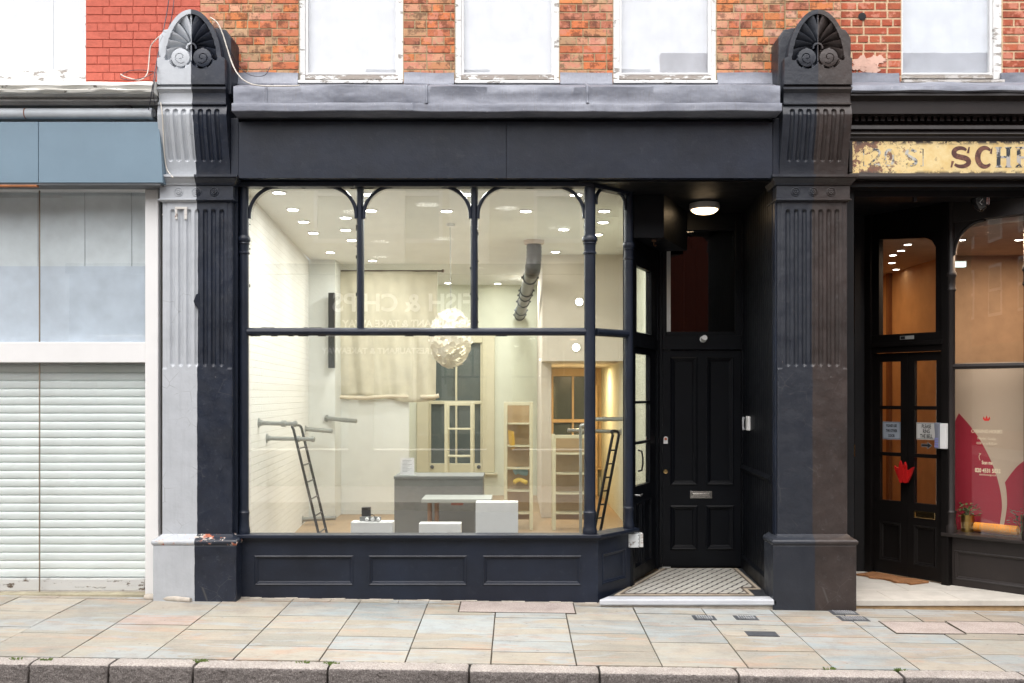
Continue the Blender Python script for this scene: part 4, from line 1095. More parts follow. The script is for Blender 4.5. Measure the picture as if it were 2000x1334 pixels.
for k in range(2):
    u0 = .017+k*hw; u1 = u0+hw-.004
    m = MB(RD); hol = [(u0+.075, u1-.072, a, b) for a, b in zr]
    panelled(m, u0, u1, dz0, dz1, .012, .045, [(u0+.07, u1-.07, .17, .56)], hol)
    l = m.build('door', M['browndoor'], RS); leafs.append(l)
    l['label'] = ('brown door leaf with a pale notice, left of the pair', 'brown door leaf with the bell notice and brass letter slot, right of the pair')[k]
    m = MB(RD); m.box(u0+.07, u1-.07, .032, .038, zr[2][0]-.005, zr[0][1]+.005); m.build('pane', M['glassr'], l)
u0 = .017+hw
m = MB(RD); m.ring(u0+.075, u0+hw-.085, .635, .70, [(0, .012), (0, .004), (.004, .002), (.012, .002), (.014, .008)]); m.build('letter_slot', brass, leafs[1])
# red tulip shaped door pull
t = thing('tulip_door_pull', 'red three petalled tulip shaped pull on the brown double doors', 'door pull', RD(hw+.015, -.02, .98))
red = paint('red_lacquer', (.42, .012, .012), .3, .1, 4, .05, 40)
uc, zc = hw+.015, 1.07
def petal(m, cu, lean, w, h, v):
    pts = []
    for i in range(13):
        a = i/12; half = w*math.sin(math.pi*min(1, .12+a*.88))**.8
        pts.append((a, half))
    L_ = [(cu+lean*a*a-hf, zc-.10+h*a) for a, hf in pts]; R_ = [(cu+lean*a*a+hf, zc-.10+h*a) for a, hf in pts]
    for (p, q, r, s) in zip(L_, L_[1:], R_, R_[1:]):
        m.prism([p, r, s, q], v, v+.022, 'y')
m = MB(RD); petal(m, uc-.022, -.085, .036, .16, -.05); m.build('petal', red, t)
m = MB(RD); petal(m, uc+.022, .085, .036, .16, -.05); m.build('petal', red, t)
m = MB(RD); petal(m, uc-.018, -.004, .026, .215, -.074); m.build('petal', red, t)
m = MB(RD); petal(m, uc+.020, .006, .024, .205, -.070); m.build('petal', red, t)
m = MB(RD); m.box(uc-.02, uc+.02, -.05, .01, zc-.05, zc-.0); m.build('fixing', dk, t)
# notices on the glass
blackink = plain('black_ink', (.01, .01, .012), .6); creamink = plain('cream_vinyl', (.70, .60, .42), .6)
def notice(name, label, u0, u1, z0, z1, lines, col, size, rim=True):
    t = thing(name, label, 'notice', RD((u0+u1)/2, .03, z0))
    m = MB(RD); v = .0295; m.box(u0, u1, v, v+.002, z0, z1); m.build('card', plain('notice_card', col, .5), t)
    m = MB(RD); 
    for a in ((u0+.006, u1-.006, z1-.010, z1-.007), (u0+.006, u1-.006, z0+.007, z0+.010), (u0+.006, u0+.008, z0+.0101, z1-.0101), (u1-.008, u1-.006, z0+.0101, z1-.0101)): m.box(a[0], a[1], v-.0008, v+.001, a[2], a[3])
    m.build('border', blackink, t)
    for k, ln in enumerate(lines):
        m = MB(RD); zc_ = z1-(z1-z0)*(k+.5)/len(lines)*.86-(z1-z0)*.07-size*.36
        m.text(ln, size, lambda a, b, d: ((u0+u1)/2+a, v-.0006-d*.2, zc_+b), off=.0015, wide=.62); m.build('lettering', blackink, t)
ua = .017+.075; ub = .017+hw-.076
notice('door_notice', 'grey notice asking to use the other door, on the left door leaf', ua+.02, ub-.012, 1.385, 1.56, ['PLEASE USE', 'THE OTHER', 'DOOR'], (.34, .38, .44), .038)
ua += hw; ub += hw
notice('bell_notice', 'white notice reading please ring the bell on the right door leaf', ua+.012, ub-.01, 1.395, 1.56, ['PLEASE', 'RING', 'THE BELL'], (.52, .51, .49), .052)
t = thing('arrow_sign', 'small dark arrow sticker pointing right below the bell notice', 'sticker', RD((ua+ub)/2, .03, 1.31))
uc2 = (ua+ub)/2
m = MB(RD); m.prism([(uc2-.05, 1.33), (uc2+.015, 1.33), (uc2+.015, 1.315), (uc2+.055, 1.34), (uc2+.015, 1.365), (uc2+.015, 1.35), (uc2-.05, 1.35)], .0285, .030, 'y'); m.build('arrow', blackink, t)
m = MB(RD); m.prism([(uc2-.056, 1.324), (uc2+.009, 1.324), (uc2+.009, 1.303), (uc2+.066, 1.34), (uc2+.009, 1.377), (uc2+.009, 1.356), (uc2-.056, 1.356)], .030, .0312, 'y'); m.build('arrow_edge', plain('grey_edge', (.30, .27, .25), .5), t)
t = thing('name_plate', 'tiny silver plate on the brown rail above the double doors', 'plate', RD(L*.5, -.02, 2.38))
m = MB(RD); m.box(L*.43, L*.62, -.0245, -.0205, 2.372, 2.408); m.build('plate', plain('silver_plate', (.5, .5, .48), .3, .4), t, bevel=.001)
m = MB(RD); m.box(L*.44, L*.50, -.0265, -.0246, 2.377, 2.403); m.build('emblem', blackink, t)
t = thing('entry_phone', 'white entry phone with a grey handset on the post right of the double doors', 'intercom', RD(L+.02, -.03, 1.42))
m = MB(RD); m.box(L-.0, L+.06, -.075, -.0305, 1.32, 1.56); m.build('body', M['white'], t, bevel=.006)
m = MB(RD); m.prism([(L-.055, 1.565), (L-.004, 1.565), (L-.001, 1.45), (L-.004, 1.32), (L-.05, 1.32), (L-.045, 1.46)], -.085, -.04, 'y'); m.build('handset', plain('grey_handset', (.17, .18, .22), .35), t, bevel=.006)
m = MB(RD)
for i in range(4):
    for j in range(3): m.box(L-.045+j*.013, L-.036+j*.013, -.0875, -.086, 1.335+i*.024, 1.35+i*.024)
m.build('keypad', plain('blue_keys', (.20, .20, .45), .4), t)

# splayed window of the brown shop
RWN = Fr(4.105, .555, 4.56, .085); LW = RWN.L
zS, zT, zH = .545, 2.095, 3.45
m = MB(); rr = .05
def rcol(u, r):
    c = RWN(u, 0, 0); m = MB()
    m.lathe(c[0], c[1], [(r*1.4, zS-.02), (r*1.4, zS+.05), (r*1.15, zS+.07), (r*1.2, zS+.16), (r*1.3, zS+.18), (r, zS+.2), (r, 2.80), (r*1.3, 2.82), (r*1.1, 2.85), (r*1.1, 2.93), (r*1.4, 2.95), (r*1.3, 2.98), (r, 3.0), (r, 3.66)], 18)
    return m
m = MB(RWN); m.box(-.03, LW+.06, -.02, .05, zH, 3.66); m.box(LW+.0, LW+.06, -.0, .05, zS, zH); WN = m.build('shop_window', M['brownp'], RS, bevel=.004); WN['label'] = 'brown framed slanting window with a curved top corner and red petal graphics'
rcol(-.005, .036).build('colonnette', M['brownp'], WN, smooth=35); rcol(LW+.03, .042).build('colonnette', M['brownp'], WN, smooth=35)
m = MB(RWN); m.prism([(-.02, zT-.022), (-.028, zT), (-.02, zT+.022), (.03, zT+.026), (.03, zT-.026)], .02, LW); m.build('transom', M['brownp'], WN)
# curved corner
m = MB(RWN); r = .27; za = zH-.30
arc = [(.03+r-r*math.cos(a), za+.29*math.sin(a)) for a in [math.pi/2*k/14 for k in range(15)]]
m.prism([(.0, za), (.03, za)]+arc[1:]+[(.03+r, zH), (.0, zH)], -.005, .04, 'y'); m.tube([(p[0], -.005, p[1]) for p in arc], .016, 6); m.build('curved_corner', M['brownp'], WN)
for a, b in ((zS-.01, zT-.0), (zT+.0, zH+.01)):
    m = MB(RWN); m.box(.02, LW+.01, .02, .026, a, b); m.build('pane', M['glassr'], WN)
m = MB(RWN); panelled(m, -.06, LW+.5, -.1, zS-.05, .02, .07, [(.02, LW+.44, .09, zS-.18)]); m.build('stall_riser', M['brownp'], RS)
m = MB(RWN); m.prism([(-.05, zS-.05), (-.055, zS-.02), (.06, zS-.005), (.06, zS-.05)], -.08, LW+.5); m.build('sill', M['brownp'], RS, bevel=.004)
m = MB(); m.box(4.60, 8.5, .03, .12, zS-.0, 3.66); m.box(4.62, 8.5, -.02, .1, -.1, zS-.01); m.build('front_wall', dk, RS)
# backdrop board with painted petals
def plane_u(px, v):
    k = (px-PX)/F; ax, ay = 4.105+RWN.n[0]*v, .555+RWN.n[1]*v
    return (k*(D0+ay)-ax)/(RWN.d[0]-k*RWN.d[1])
def pxw(px, py, v=.02):                                     # spot on the slanting pane or on a board v behind it
    u = plane_u(px, v); return u, Z(py, .555+RWN.n[1]*v+RWN.d[1]*u)
BV = .36
bdt = thing('display_board', 'beige board painted with large crimson petals behind the slanting window', 'board', RWN(.2, BV, zS-.01))
m = MB(RWN); m.box(-.30, LW+.7, BV, BV+.02, zS-.009, 2.14); m.build('panel', paint('beige_board', (.62, .49, .36), .8, .05, 2, .05), bdt)
VR = paint('crimson_paint', (.40, .018, .04), .7, .06, 3, .05)
def smooth2(P): return [(q.x, q.z) for q in spline([(a, 0, b) for a, b in P], 6)]
m = MB(RWN)
g = smooth2([pxw(1873, 807, BV), pxw(1890, 826, BV), pxw(1906, 847, BV), pxw(1921, 871, BV), pxw(1935, 899, BV), pxw(1945, 925, BV), pxw(1953, 955, BV), pxw(1957, 985, BV), pxw(1955, 1010, BV), pxw(1950, 1040, BV)])
g2 = smooth2([pxw(1873, 807, BV), pxw(1866, 822, BV), pxw(1858, 845, BV), pxw(1852, 880, BV), pxw(1850, 1040, BV)])
m.prism((g2+g[::-1])[:-1], BV-.003, BV-.0005, 'y'); m.build('petal', VR, bdt)
m = MB(RWN)
g = smooth2([pxw(1963, 942, BV), pxw(1975, 925, BV), pxw(1990, 908, BV), pxw(2010, 895, BV), pxw(2040, 885, BV)])
g2 = smooth2([pxw(1963, 942, BV), pxw(1966, 960, BV), pxw(1967, 985, BV), pxw(1964, 1010, BV), pxw(1958, 1040, BV)])
m.prism(g2+[pxw(2040, 1040, BV)]+g[::-1][:-1], BV-.003, BV-.0005, 'y'); m.build('petal', VR, bdt)
def vtext(name, label, body, px, py, size, mat, wide=.8, off=0.0):
    u, z = pxw(px, py); m = MB(RWN); m.text(body, size, lambda a, b, d: (u+a, .0195-d*.3, z+b), off=off, wide=wide)
    return tag(m.build(name, mat, None), label, 'lettering')
vtext('opening_hours_text', 'cream words reading opening hours on the slanting window', 'OPENING HOURS', 1927, 846, .046, creamink, .75)
vtext('day_text', 'small cream words naming the days Monday to Sunday on the slanting window', 'Monday - Sunday', 1927, 859, .034, creamink, .7)
vtext('time_text', 'small cream line giving ten in the morning to half past eight', '10:00 am to 8:30 pm', 1927, 868, .032, creamink, .7)
vtext('scan_text', 'cream handwritten words scan me beside a short arrow on the crimson petal', 'Scan me', 1928, 907, .046, creamink, .62, .001)
vtext('phone_text', 'bold cream telephone number across the edge of the crimson petal', '020 4531 5032', 1929, 923, .052, creamink, .72, .0015)
vtext('web_text', 'tiny cream web address line under the telephone number', 'asiaticthaimassage.co.uk', 1929, 929, .026, creamink, .6)
vtext('slogan_text', 'thin cream slogan in capitals along the foot of the slanting window', "LET GO & FIND YOUR ZEN", 1934, 1036, .082, plain('dull_gold_vinyl', (.48, .33, .16), .6), .53, -.0015)
u, z = pxw(1927, 822); m = MB(RWN)
for s, ln in ((0, .04), (-1, .03), (1, .03)):
    m.prism([(u-.008+s*.010, z), (u+.008+s*.010, z), (u+.010+s*.022, z+ln*.6), (u+s*.028, z+ln+.01), (u-.010+s*.022, z+ln*.6)], .017, .0195, 'y')
tag(m.build('tulip_emblem', plain('bright_red_vinyl', (.55, .015, .01), .5), None), 'small bright red tulip emblem above the opening hours', 'emblem')
u, z = pxw(1922, 893); m = MB(RWN); P = spline([(u-.035, .0185, z-.03), (u-.045, .0185, z), (u-.04, .0185, z+.02), (u-.03, .0185, z+.03)]); m.tube(P, .002, 4); m.tube([(u-.042, .0185, z+.018), (u-.028, .0185, z+.032), (u-.045, .0185, z+.034)], .002, 4)
tag(m.build('curved_arrow', creamink, None), 'thin cream curved arrow on the crimson petal', 'emblem')
# window bed, plants, bolster
m = MB(RWN); m.box(-.02, LW+.3, .06, .50, zS-.05, zS-.01); m.build('window_bed', plain('dark_bed', (.10, .06, .04), .7), RS)
gold_m = plain('brushed_gold', (.60, .42, .13), .3, 1.0); leafm = plain('dark_leaf', (.06, .13, .035), .5); leaf2 = plain('blue_green_leaf', (.12, .21, .15), .5)
def plant(name, label, px, mat, pot, h):
    u, _ = pxw(px, 1040); c = RWN(u, .14, zS); t = thing(name, label, 'plant', (c[0], c[1], zS-.01)); r = random.Random(int(px))
    if pot:
        m = MB(); m.lathe(c[0], c[1], [(.058, zS-.009), (.062, zS+.15), (.056, zS+.152), (.054, zS+.13)], 24); m.build('pot', gold_m, t, smooth=40)
    m = MB(); base = zS+(.14 if pot else .0)
    for k in range(70):
        a = r.uniform(0, 6.28); rr = r.uniform(.01, .10); z = base+r.uniform(0, h)
        p = Vector((c[0]+rr*math.cos(a), c[1]+rr*math.sin(a)*.7, z)); d = Vector((math.cos(a), math.sin(a), r.uniform(-.5, .9))).normalized(); sd = d.cross(Vector((0, 0, 1))).normalized(); ln = r.uniform(.03, .055)
        i = [m.av(q) for q in (p, p+d*ln*.5+sd*ln*.28+Vector((0, 0, .006)), p+d*ln, p+d*ln*.5-sd*ln*.28+Vector((0, 0, .006)))]; m.af(i)
    m.build('foliage', mat, t)
    m = MB(); [m.tube([(c[0], c[1], base-.02), (c[0]+r.uniform(-.05, .05), c[1]+r.uniform(-.04, .04), base+h*.8)], .003, 5) for k in range(5)]; m.build('stem', leafm, t)
plant('potted_plant', 'small green plant in a shiny gold pot inside the slanting window', 1880, leafm, True, .11)
plant('leafy_plant', 'blue green leafy plant at the right foot of the slanting window', 1986, leaf2, False, .24)
m = MB(RWN); m.tube([(.16, .12, zS+.045), (.17, .12, zS+.045), (LW-.1, .10, zS+.045), (LW-.09, .10, zS+.045)], [.03, .045, .045, .03], 16)
tag(m.build('bolster', plain('orange_fabric', (.75, .28, .02), .8), None, smooth=50), 'bright orange roll cushion on the bed of the slanting window', 'cushion')
# doormat
mt = NT('coir'); cc = mt.mix(mt.noise(120, 4), (.22, .10, .045), (.42, .21, .10)); mat_ = mt.pbr(cc, .95, 0, mt.bump(mt.noise(180, 3), .9, .01), .1)
m = MB(RD); P = []
for k in range(13):
    a = k/12; P.append((.06+.62*a, -.06+.012*math.sin(a*9)))
Q = [(p[0]-.02+.03*math.sin(k), -.30+.03*math.sin(k*1.3)) for k, p in enumerate(P)]
m.prism([*Q, *P[::-1]], RFL+.001, RFL+.022, 'z'); tag(m.build('doormat', mat_, None, bevel=.005), 'ginger coir doormat lying before the brown double doors', 'doormat')
# camera and small fittings under the brown soffit
cy_ = .16; cx_, cz_ = X(1915, cy_), 3.655
t = thing('security_camera', 'black dome security camera hanging from the soffit above the slanting window', 'camera', (cx_, cy_, cz_))
dark2 = plain('black_plastic', (.012, .012, .014), .3)
m = MB(); m.lathe(cx_, cy_, [(.10, cz_-.0), (.105, cz_-.02), (.095, cz_-.045), (.05, cz_-.05)], 20); m.build('base', dark2, t, smooth=40)
m = MB(); m.lathe(cx_, cy_, [(.085, cz_-.045), (.08, cz_-.09), (.055, cz_-.14), (.02, cz_-.165), (.003, cz_-.168)], 20); m.build('dome', plain('smoked_dome', (.02, .02, .022), .08), t, smooth=60)
m = MB(); m.tube([(cx_-.02, cy_-.085, cz_-.07), (cx_-.045, cy_-.075, cz_-.10), (cx_-.02, cy_-.07, cz_-.118)], .006, 6); m.box(cx_+.012, cx_+.022, cy_-.09, cy_-.07, cz_-.12, cz_-.06); m.box(cx_+.032, cx_+.042, cy_-.085, cy_-.065, cz_-.12, cz_-.06); m.build('lens_ring', plain('silver_trim', (.6, .6, .6), .2, .8), t)
t = thing('soffit_spot', 'thin black spot fitting with a pale tip under the brown soffit', 'fitting', (X(1787, .1), .1, 3.655))
m = MB(); m.tube([(X(1787, .1), .1, 3.654), (X(1787, .1), .1, 3.56)], .018, 12); m.build('barrel', dark2, t, smooth=40)
m = MB(); m.disc((X(1787, .1), .083, 3.645), (0, -1, 0), [(.007, -.002), (.006, .006), (.002, .008)], 8); m.build('stud', M['white'], t)
t = thing('door_bar', 'slim brass bar handle on the dark panel left of the brown doors', 'handle', (X(1668, 1.28), 1.28, Z(880, 1.28)))
m = MB(); xx, yy = X(1668, 1.28), 1.28; m.tube([(xx, 1.30, Z(868, yy)), (xx, 1.265, Z(869, yy)), (xx, 1.265, Z(891, yy)), (xx, 1.30, Z(892, yy))], .006, 8); m.build('bar', brass, t)

# interior of the brown shop
warm = plain('warm_plaster', (.52, .30, .14), .85); warm2 = plain('tan_plaster', (.56, .41, .29), .85); warmc = plain('warm_ceiling', (.55, .44, .35), .9)
m = MB(); m.box(4.85, 4.95, 2.4, 6.2, 0, 3.4); m.box(3.0, 4.95, 6.2, 6.3, 0, 3.4); m.box(2.92, 3.0, 1.39, 6.3, 0, 3.4); m.build('inner_wall', warm, RS)
m = MB(); m.box(4.95, 8.5, 2.4, 2.5, 0, 3.4); m.box(8.4, 8.5, .12, 2.5, 0, 3.4); m.build('side_room_wall', warm2, RS)
m = MB(); m.prism([(2.92, 1.39), (3.62, 1.39), (4.12, .66), (4.6, .13), (8.5, .13), (8.5, 6.3), (2.92, 6.3)], 3.40, 3.45, 'z'); m.build('inner_ceiling', warmc, RS)
m = MB(); m.prism([(2.92, 1.36), (3.62, 1.30), (4.12, .66), (4.6, .13), (8.5, .13), (8.5, 6.3), (2.92, 6.3)], -.06, .01, 'z'); m.build('inner_floor', plain('brown_floor', (.16, .09, .05), .6), RS)
m = MB(); m.box(3.9, 4.1, 6.12, 6.2, 0, 2.4); m.box(4.80, 4.849, 4.0, 4.08, 0, 3.4); m.build('inner_door_frame', plain('dark_orange_wood', (.22, .09, .03), .6), RS)
gl = emit('spot_lens', (1, .93, .80), 9.0)
for px, py in ((1750, 525), (1742, 512), (1760, 488), (1773, 476), (1796, 460), (1744, 497), (1878, 467), (1990, 467)):
    d = (3.40-EYE)*F/(PY-py); x, y = (px-PX)*d/F, d-D0
    m = MB(); m.m = 0; m.lathe(x, y, [(.05, 3.3995), (.05, 3.39), (.038, 3.388), (.036, 3.395)], 16); m.m = 1; m.lathe(x, y, [(.036, 3.3885), (.002, 3.3835)], 16)
    tag(m.build('spot_downlight', [M['white'], gl], None), 'small warm ceiling spot inside the brown shop seen through its panes', 'downlight', 'ceiling spots inside the brown shop')
u, z = pxw(1876, 516); 
t = thing('exit_sign', 'pale lit box sign at ceiling height inside the brown shop', 'sign', (X(1878, 1.6), 1.6, Z(524, 1.6)))
m = MB(); m.box(X(1862, 1.6), X(1887, 1.6), 1.6, 1.65, Z(521, 1.6), Z(511, 1.6)); m.build('light_box', emit('pale_sign_glow', (.8, 1, .92), .8), t)
m = MB(); m.box(X(1860, 1.6), X(1889, 1.6), 1.602, 1.66, Z(511, 1.6)+.001, Z(509, 1.6)); m.build('rail', plain('grey_rail', (.4, .4, .4), .4), t)
def area(name, loc, size, power, col, rot=(0, 0, 0), spread=180):
    l = bpy.data.lights.new(name, 'AREA'); l.shape = 'DISK'; l.size = size; l.energy = power; l.color = col; l.spread = R(spread)
    o = bpy.data.objects.new(name, l); COL.objects.link(o); o.location = loc; o.rotation_euler = rot; return o
area('parlour_lamp', (4.0, 3.6, 3.37), .3, 4.6, (1, .62, .30))
area('parlour_lamp', (3.7, 5.2, 3.37), .3, 3.2, (1, .58, .26))
area('parlour_lamp', (5.5, 1.3, 3.37), .3, 11, (1, .70, .46))
area('parlour_lamp', (4.40, .54, 3.35), .2, 11, (1, .74, .52))

# ================================================================== INSIDE THE NAVY SHOP
def WLX(y): return -2.54-.0833*y
IC = 3.78
wallp = (.66, .64, .56); 
t = NT('white_painted_brick'); bt = t.n('ShaderNodeTexBrick'); cmb = t.n('ShaderNodeCombineXYZ'); xyz = t.sep(); t.l(xyz[1], cmb.inputs[0]); t.l(xyz[2], cmb.inputs[1]); t.l(cmb.outputs[0], bt.inputs[0])
bt.inputs['Scale'].default_value = 1; bt.inputs['Brick Width'].default_value = .225; bt.inputs['Row Height'].default_value = .075; bt.inputs['Mortar Size'].default_value = .006; bt.inputs['Mortar Smooth'].default_value = .6
cc = t.mix(bt.outputs['Fac'], (.74, .735, .70), (.66, .65, .61)); cc = t.mix(t.ramp(t.noise(12, 7, .7), .6, .7, 0, .35), cc, (.45, .42, .38))
hh = t.math('SUBTRACT', t.math('MULTIPLY', t.noise(9, 4), .4), bt.outputs['Fac']); M['wbrick'] = t.pbr(cc, .75, 0, t.bump(hh, .35, .010), .3)
cream = paint('cream_plaster', (.66, .68, .56), .8, .05, 2, .08, 40, .2); white_p = paint('white_plaster', (.72, .735, .71), .8, .04, 2, .08, 40, .2)
pinkp = paint('pale_pink_plaster', (.66, .60, .52), .8, .04, 2, .08, 40, .2)
ceilp = paint('ceiling_white', (.76, .77, .735), .85, .04, 2, .05, 40, .2)
m = MB(); m.prism([(WLX(.0), .0), (WLX(5.5), 5.5), (WLX(5.5)-.1, 5.5), (WLX(0)-.1, .0)][::-1], .0, IC, 'z'); m.build('brick_side_wall', M['wbrick'], B)
m = MB(); m.box(WLX(5.5), -2.62, 5.5, 5.6, 0, IC); m.box(-2.72, -2.62, 5.601, 8.8, 0, IC); m.build('wall_return', white_p, B)
BY = 8.8; s_ = lambda px: X(px, BY); zz_ = lambda py: Z(py, BY)
w1 = (s_(838), s_(942), zz_(905), zz_(670)); w2 = (s_(1077), s_(1165), zz_(895), zz_(735))
m = MB(); panelled(m, -2.72, 1.6, 0, IC, BY, .12, (), [w1, w2]); m.build('back_wall', cream, B)
m = MB(); m.box(1.50, 1.58, 1.47, BY, 0, IC); m.build('party_wall', cream, B)
m = MB(); m.box(1.47, 1.585, 1.40, 1.469, 0, IC); m.build('wall_end', white_p, B)
m = MB(); m.prism([(WLX(0)-.1, .06), (.70, .06), (1.0, .46), (1.45, 1.45), (1.6, 1.47), (1.6, BY+.1), (-3.2, BY+.1)], IC, IC+.06, 'z'); m.build('shop_ceiling', ceilp, B)
woodt = NT('floor_boards'); cw = woodt.mix(woodt.noise(3, 6, .6, woodt.map((6, .8, 1))), (.30, .20, .11), (.46, .33, .20)); wf = woodt.pbr(cw, .45, 0, None, .4)
m = MB(); m.prism([(-3.2, .05), (.70, .05), (1.0, .47), (1.45, 1.45), (1.6, 1.47), (1.6, BY+.1), (-3.2, BY+.1)], -.05, .045, 'z'); m.build('shop_floor', wf, B)
m = MB(); m.box(.36, 1.499, 5.0, BY-.001, 2.30, IC-.001); m.build('bulkhead', pinkp, B)
m = MB(); m.box(-.0+.36, .505, 5.6, BY-.001, .046, 2.299); m.build('chimney_breast', pinkp, B)
m = MB(); m.box(-3.2, -.0, .055, .12, ZH+.05, IC); m.box(0, .69, .055, .12, ZH+.05, IC); m.build('inner_lintel', white_p, B)
m = MB(); m.box(-2.619, -1.61, 6.0, 6.08, .046, 1.765); m.build('partition', white_p, B)
# back windows
creamw = paint('cream_gloss', (.60, .56, .40), .4, .05, 3, .05, 40); woodw = paint('warm_wood', (.62, .45, .25), .5, .1, 5, .1, 40)
slate = plain('dusk_glass', (.075, .095, .095), .25)
for (w_, mat, mr, mu, lab, cas) in ((w1, creamw, zz_(786), s_(891), 'tall cream sash window in the back wall of the shop', .22), (w2, woodw, zz_(822), s_(1119), 'amber lit wooden sash window in the back wall of the shop', .10)):
    m = MB(); a, b, c, d = w_
    m.box(a-cas, a, BY-.05, BY+.05, c-.16, d+.16); m.box(b, b+cas, BY-.05, BY+.05, c-.16, d+.16); m.box(a, b, BY-.05, BY+.05, d, d+.16); m.box(a-.05-cas, b+.05+cas, BY-.12, BY+.05, c-.20, c-.161); m.box(a, b, BY-.05, BY+.05, c-.16, c)
    q = m.build('back_window', mat, B, bevel=.012); q['label'] = lab
    m = MB(); m.box(a, b, BY-.02, BY+.05, mr-.03, mr+.03); m.box(a, a+.035, BY-.01, BY+.05, c, d); m.box(b-.035, b, BY-.01, BY+.05, c, d); m.box(mu-.018, mu+.018, BY-.005, BY+.05, c, mr-.03); m.box(mu-.018, mu+.018, BY-.005, BY+.05, mr+.03, d); m.build('sash', mat, q, bevel=.006)
    m = MB(); m.box(a, b, BY+.055, BY+.07, c, d); m.build('pane', slate, q)
    m = MB(); 
    if cas > .2: [m.disc((xx, BY-.052, c-.06), (0, -1, 0), [(.035, 0), (.03, .03), (.015, .035)], 10) for xx in (a+.06, b-.06)]; m.build('lift', M['iron'], q)
m = MB(); m.box(s_(1148), s_(1166), BY-.14, BY-.06, .05, zz_(752)); m.build('wooden_door_edge', woodw, B)

# lamps in the shop ceiling
lens = emit('downlight_lens', (1, .95, .86), 14)
first = None
for px, py in ((545, 375), (572, 408), (593, 432), (612, 454), (645, 492), (675, 448), (675, 424), (687, 468), (728, 508), (741, 528), (715, 378), (725, 410), (872, 411), (913, 378), (875, 552), (972, 553), (1027, 411), (1101, 447), (1085, 491), (1125, 379), (1137, 505), (1180, 411), (1178, 433), (1167, 457)):
    d = (IC-EYE)*F/(PY-py); x, y = (px-PX)*d/F, d-D0
    y = max(y, .35); x = (px-PX)*(D0+y)/F
    if not first:
        m = MB(); m.m = 0; m.lathe(x, y, [(.075, IC-.001), (.075, IC-.008), (.058, IC-.012), (.055, IC-.004)], 20); m.m = 1; m.lathe(x, y, [(.056, IC-.0125), (.002, IC-.0145)], 20)
        first = m.build('downlight', [M['white'], lens], None); p0 = (x, y)
        tag(first, 'small round white downlight glowing in the ceiling of the navy shop', 'downlight', 'downlights in the navy shop ceiling')
    else:
        o = first.copy(); COL.objects.link(o); o.location = (x-p0[0], y-p0[1], 0)
for k, (px, py) in enumerate(((1131, 590), (1125, 679))):
    y = 5.0; x, z = X(px, y), Z(py, y)
    t = thing('wall_lamp', ('round white wall lamp glowing on the bulkhead, upper one of two', 'round white wall lamp glowing on the bulkhead, lower one of two')[k], 'lamp', (x, y, z), 'round lamps on the bulkhead')
    m = MB(); m.disc((x, y-.001, z), (0, -1, 0), [(.058, 0), (.058, .02), (.05, .03)], 20); m.build('rim', M['white'], t, smooth=40)
    m = MB(); m.disc((x, y-.031, z), (0, -1, 0), [(.049, 0), (.04, .012), (.005, .018)], 20); m.build('lens', lens, t, smooth=60)
WARM = (1, .995, .955)
for x, y, p in ((-1.7, 1.6, 13), (-.9, 1.2, 16), (-.1, 1.4, 16), (-1.7, 3.6, 14), (-.9, 3.4, 18), (.5, 2.6, 16), (-1.9, 5.0, 12), (-.6, 6.2, 26), (.0, 7.6, 18), (-1.8, 7.6, 12)):
    area('shop_lamp_and_fill', (x, y, IC-.03), .25, p*.95, WARM)
for x in (-1.5, -.4): area('shop_lamp_and_fill', (x, .2, IC-.03), .2, 9, WARM)  # extra fill lights added near the glass to brighten the plinth fronts
area('alcove_lamp', (1.0, 7.2, 2.27), .2, 20, (1, .74, .42))

# pendant of white petals
py0 = 2.5; pc = Vector((X(880, py0), py0, Z(662, py0)))
t = thing('petal_pendant', 'large pendant lamp of overlapping white petals glowing in the shop window', 'pendant lamp', pc)
rp = random.Random(2); m = MB()
for k in range(330):
    zz = 1-2*(k+.5)/330; a = k*2.39996; rr = math.sqrt(1-zz*zz)
    n = Vector((rr*math.cos(a), rr*math.sin(a), zz)); c = pc+Vector((n.x*.225, n.y*.225, n.z*.325))
    tn = (n+Vector((rp.uniform(-.6, .6), rp.uniform(-.6, .6), rp.uniform(-.9, .1)))).normalized(); R1 = rp.uniform(.032, .046)
    m.disc(c, tn, [(R1, 0), (R1, .0015)], 9)
pt_ = NT('petal_plastic'); d_ = pt_.n('ShaderNodeBsdfTranslucent'); d_.inputs[0].default_value = (.88, .85, .77, 1); e_ = pt_.n('ShaderNodeBsdfPrincipled'); e_.inputs['Base Color'].default_value = (.8, .77, .7, 1); e_.inputs['Roughness'].default_value = .35
mx_ = pt_.n('ShaderNodeMixShader'); mx_.inputs[0].default_value = .32; pt_.l(e_.outputs[0], mx_.inputs[1]); pt_.l(d_.outputs[0], mx_.inputs[2]); pt_.l(mx_.outputs[0], pt_.out.inputs[0])
m.build('petal_shade', pt_.m, t)
m = MB(); m.lathe(pc.x, pc.y, [(.004, pc.z-.09), (.05, pc.z-.07), (.065, pc.z), (.05, pc.z+.07), (.02, pc.z+.1)], 16); m.build('bulb', emit('pendant_bulb', (1, .93, .78), 10), t, smooth=60)
m = MB(); m.tube([(pc.x, pc.y, pc.z+.1), (pc.x, pc.y, IC)], .003, 5); m.tube([(pc.x+.012, pc.y, pc.z+.3), (pc.x-.012, pc.y, IC)], .0018, 5); m.build('wire', plain('grey_wire', (.3, .3, .28), .5), t)
m = MB(); m.lathe(pc.x, pc.y, [(.05, IC-.001), (.05, IC-.03), (.01, IC-.035)], 16); m.build('ceiling_rose', M['white'], t)

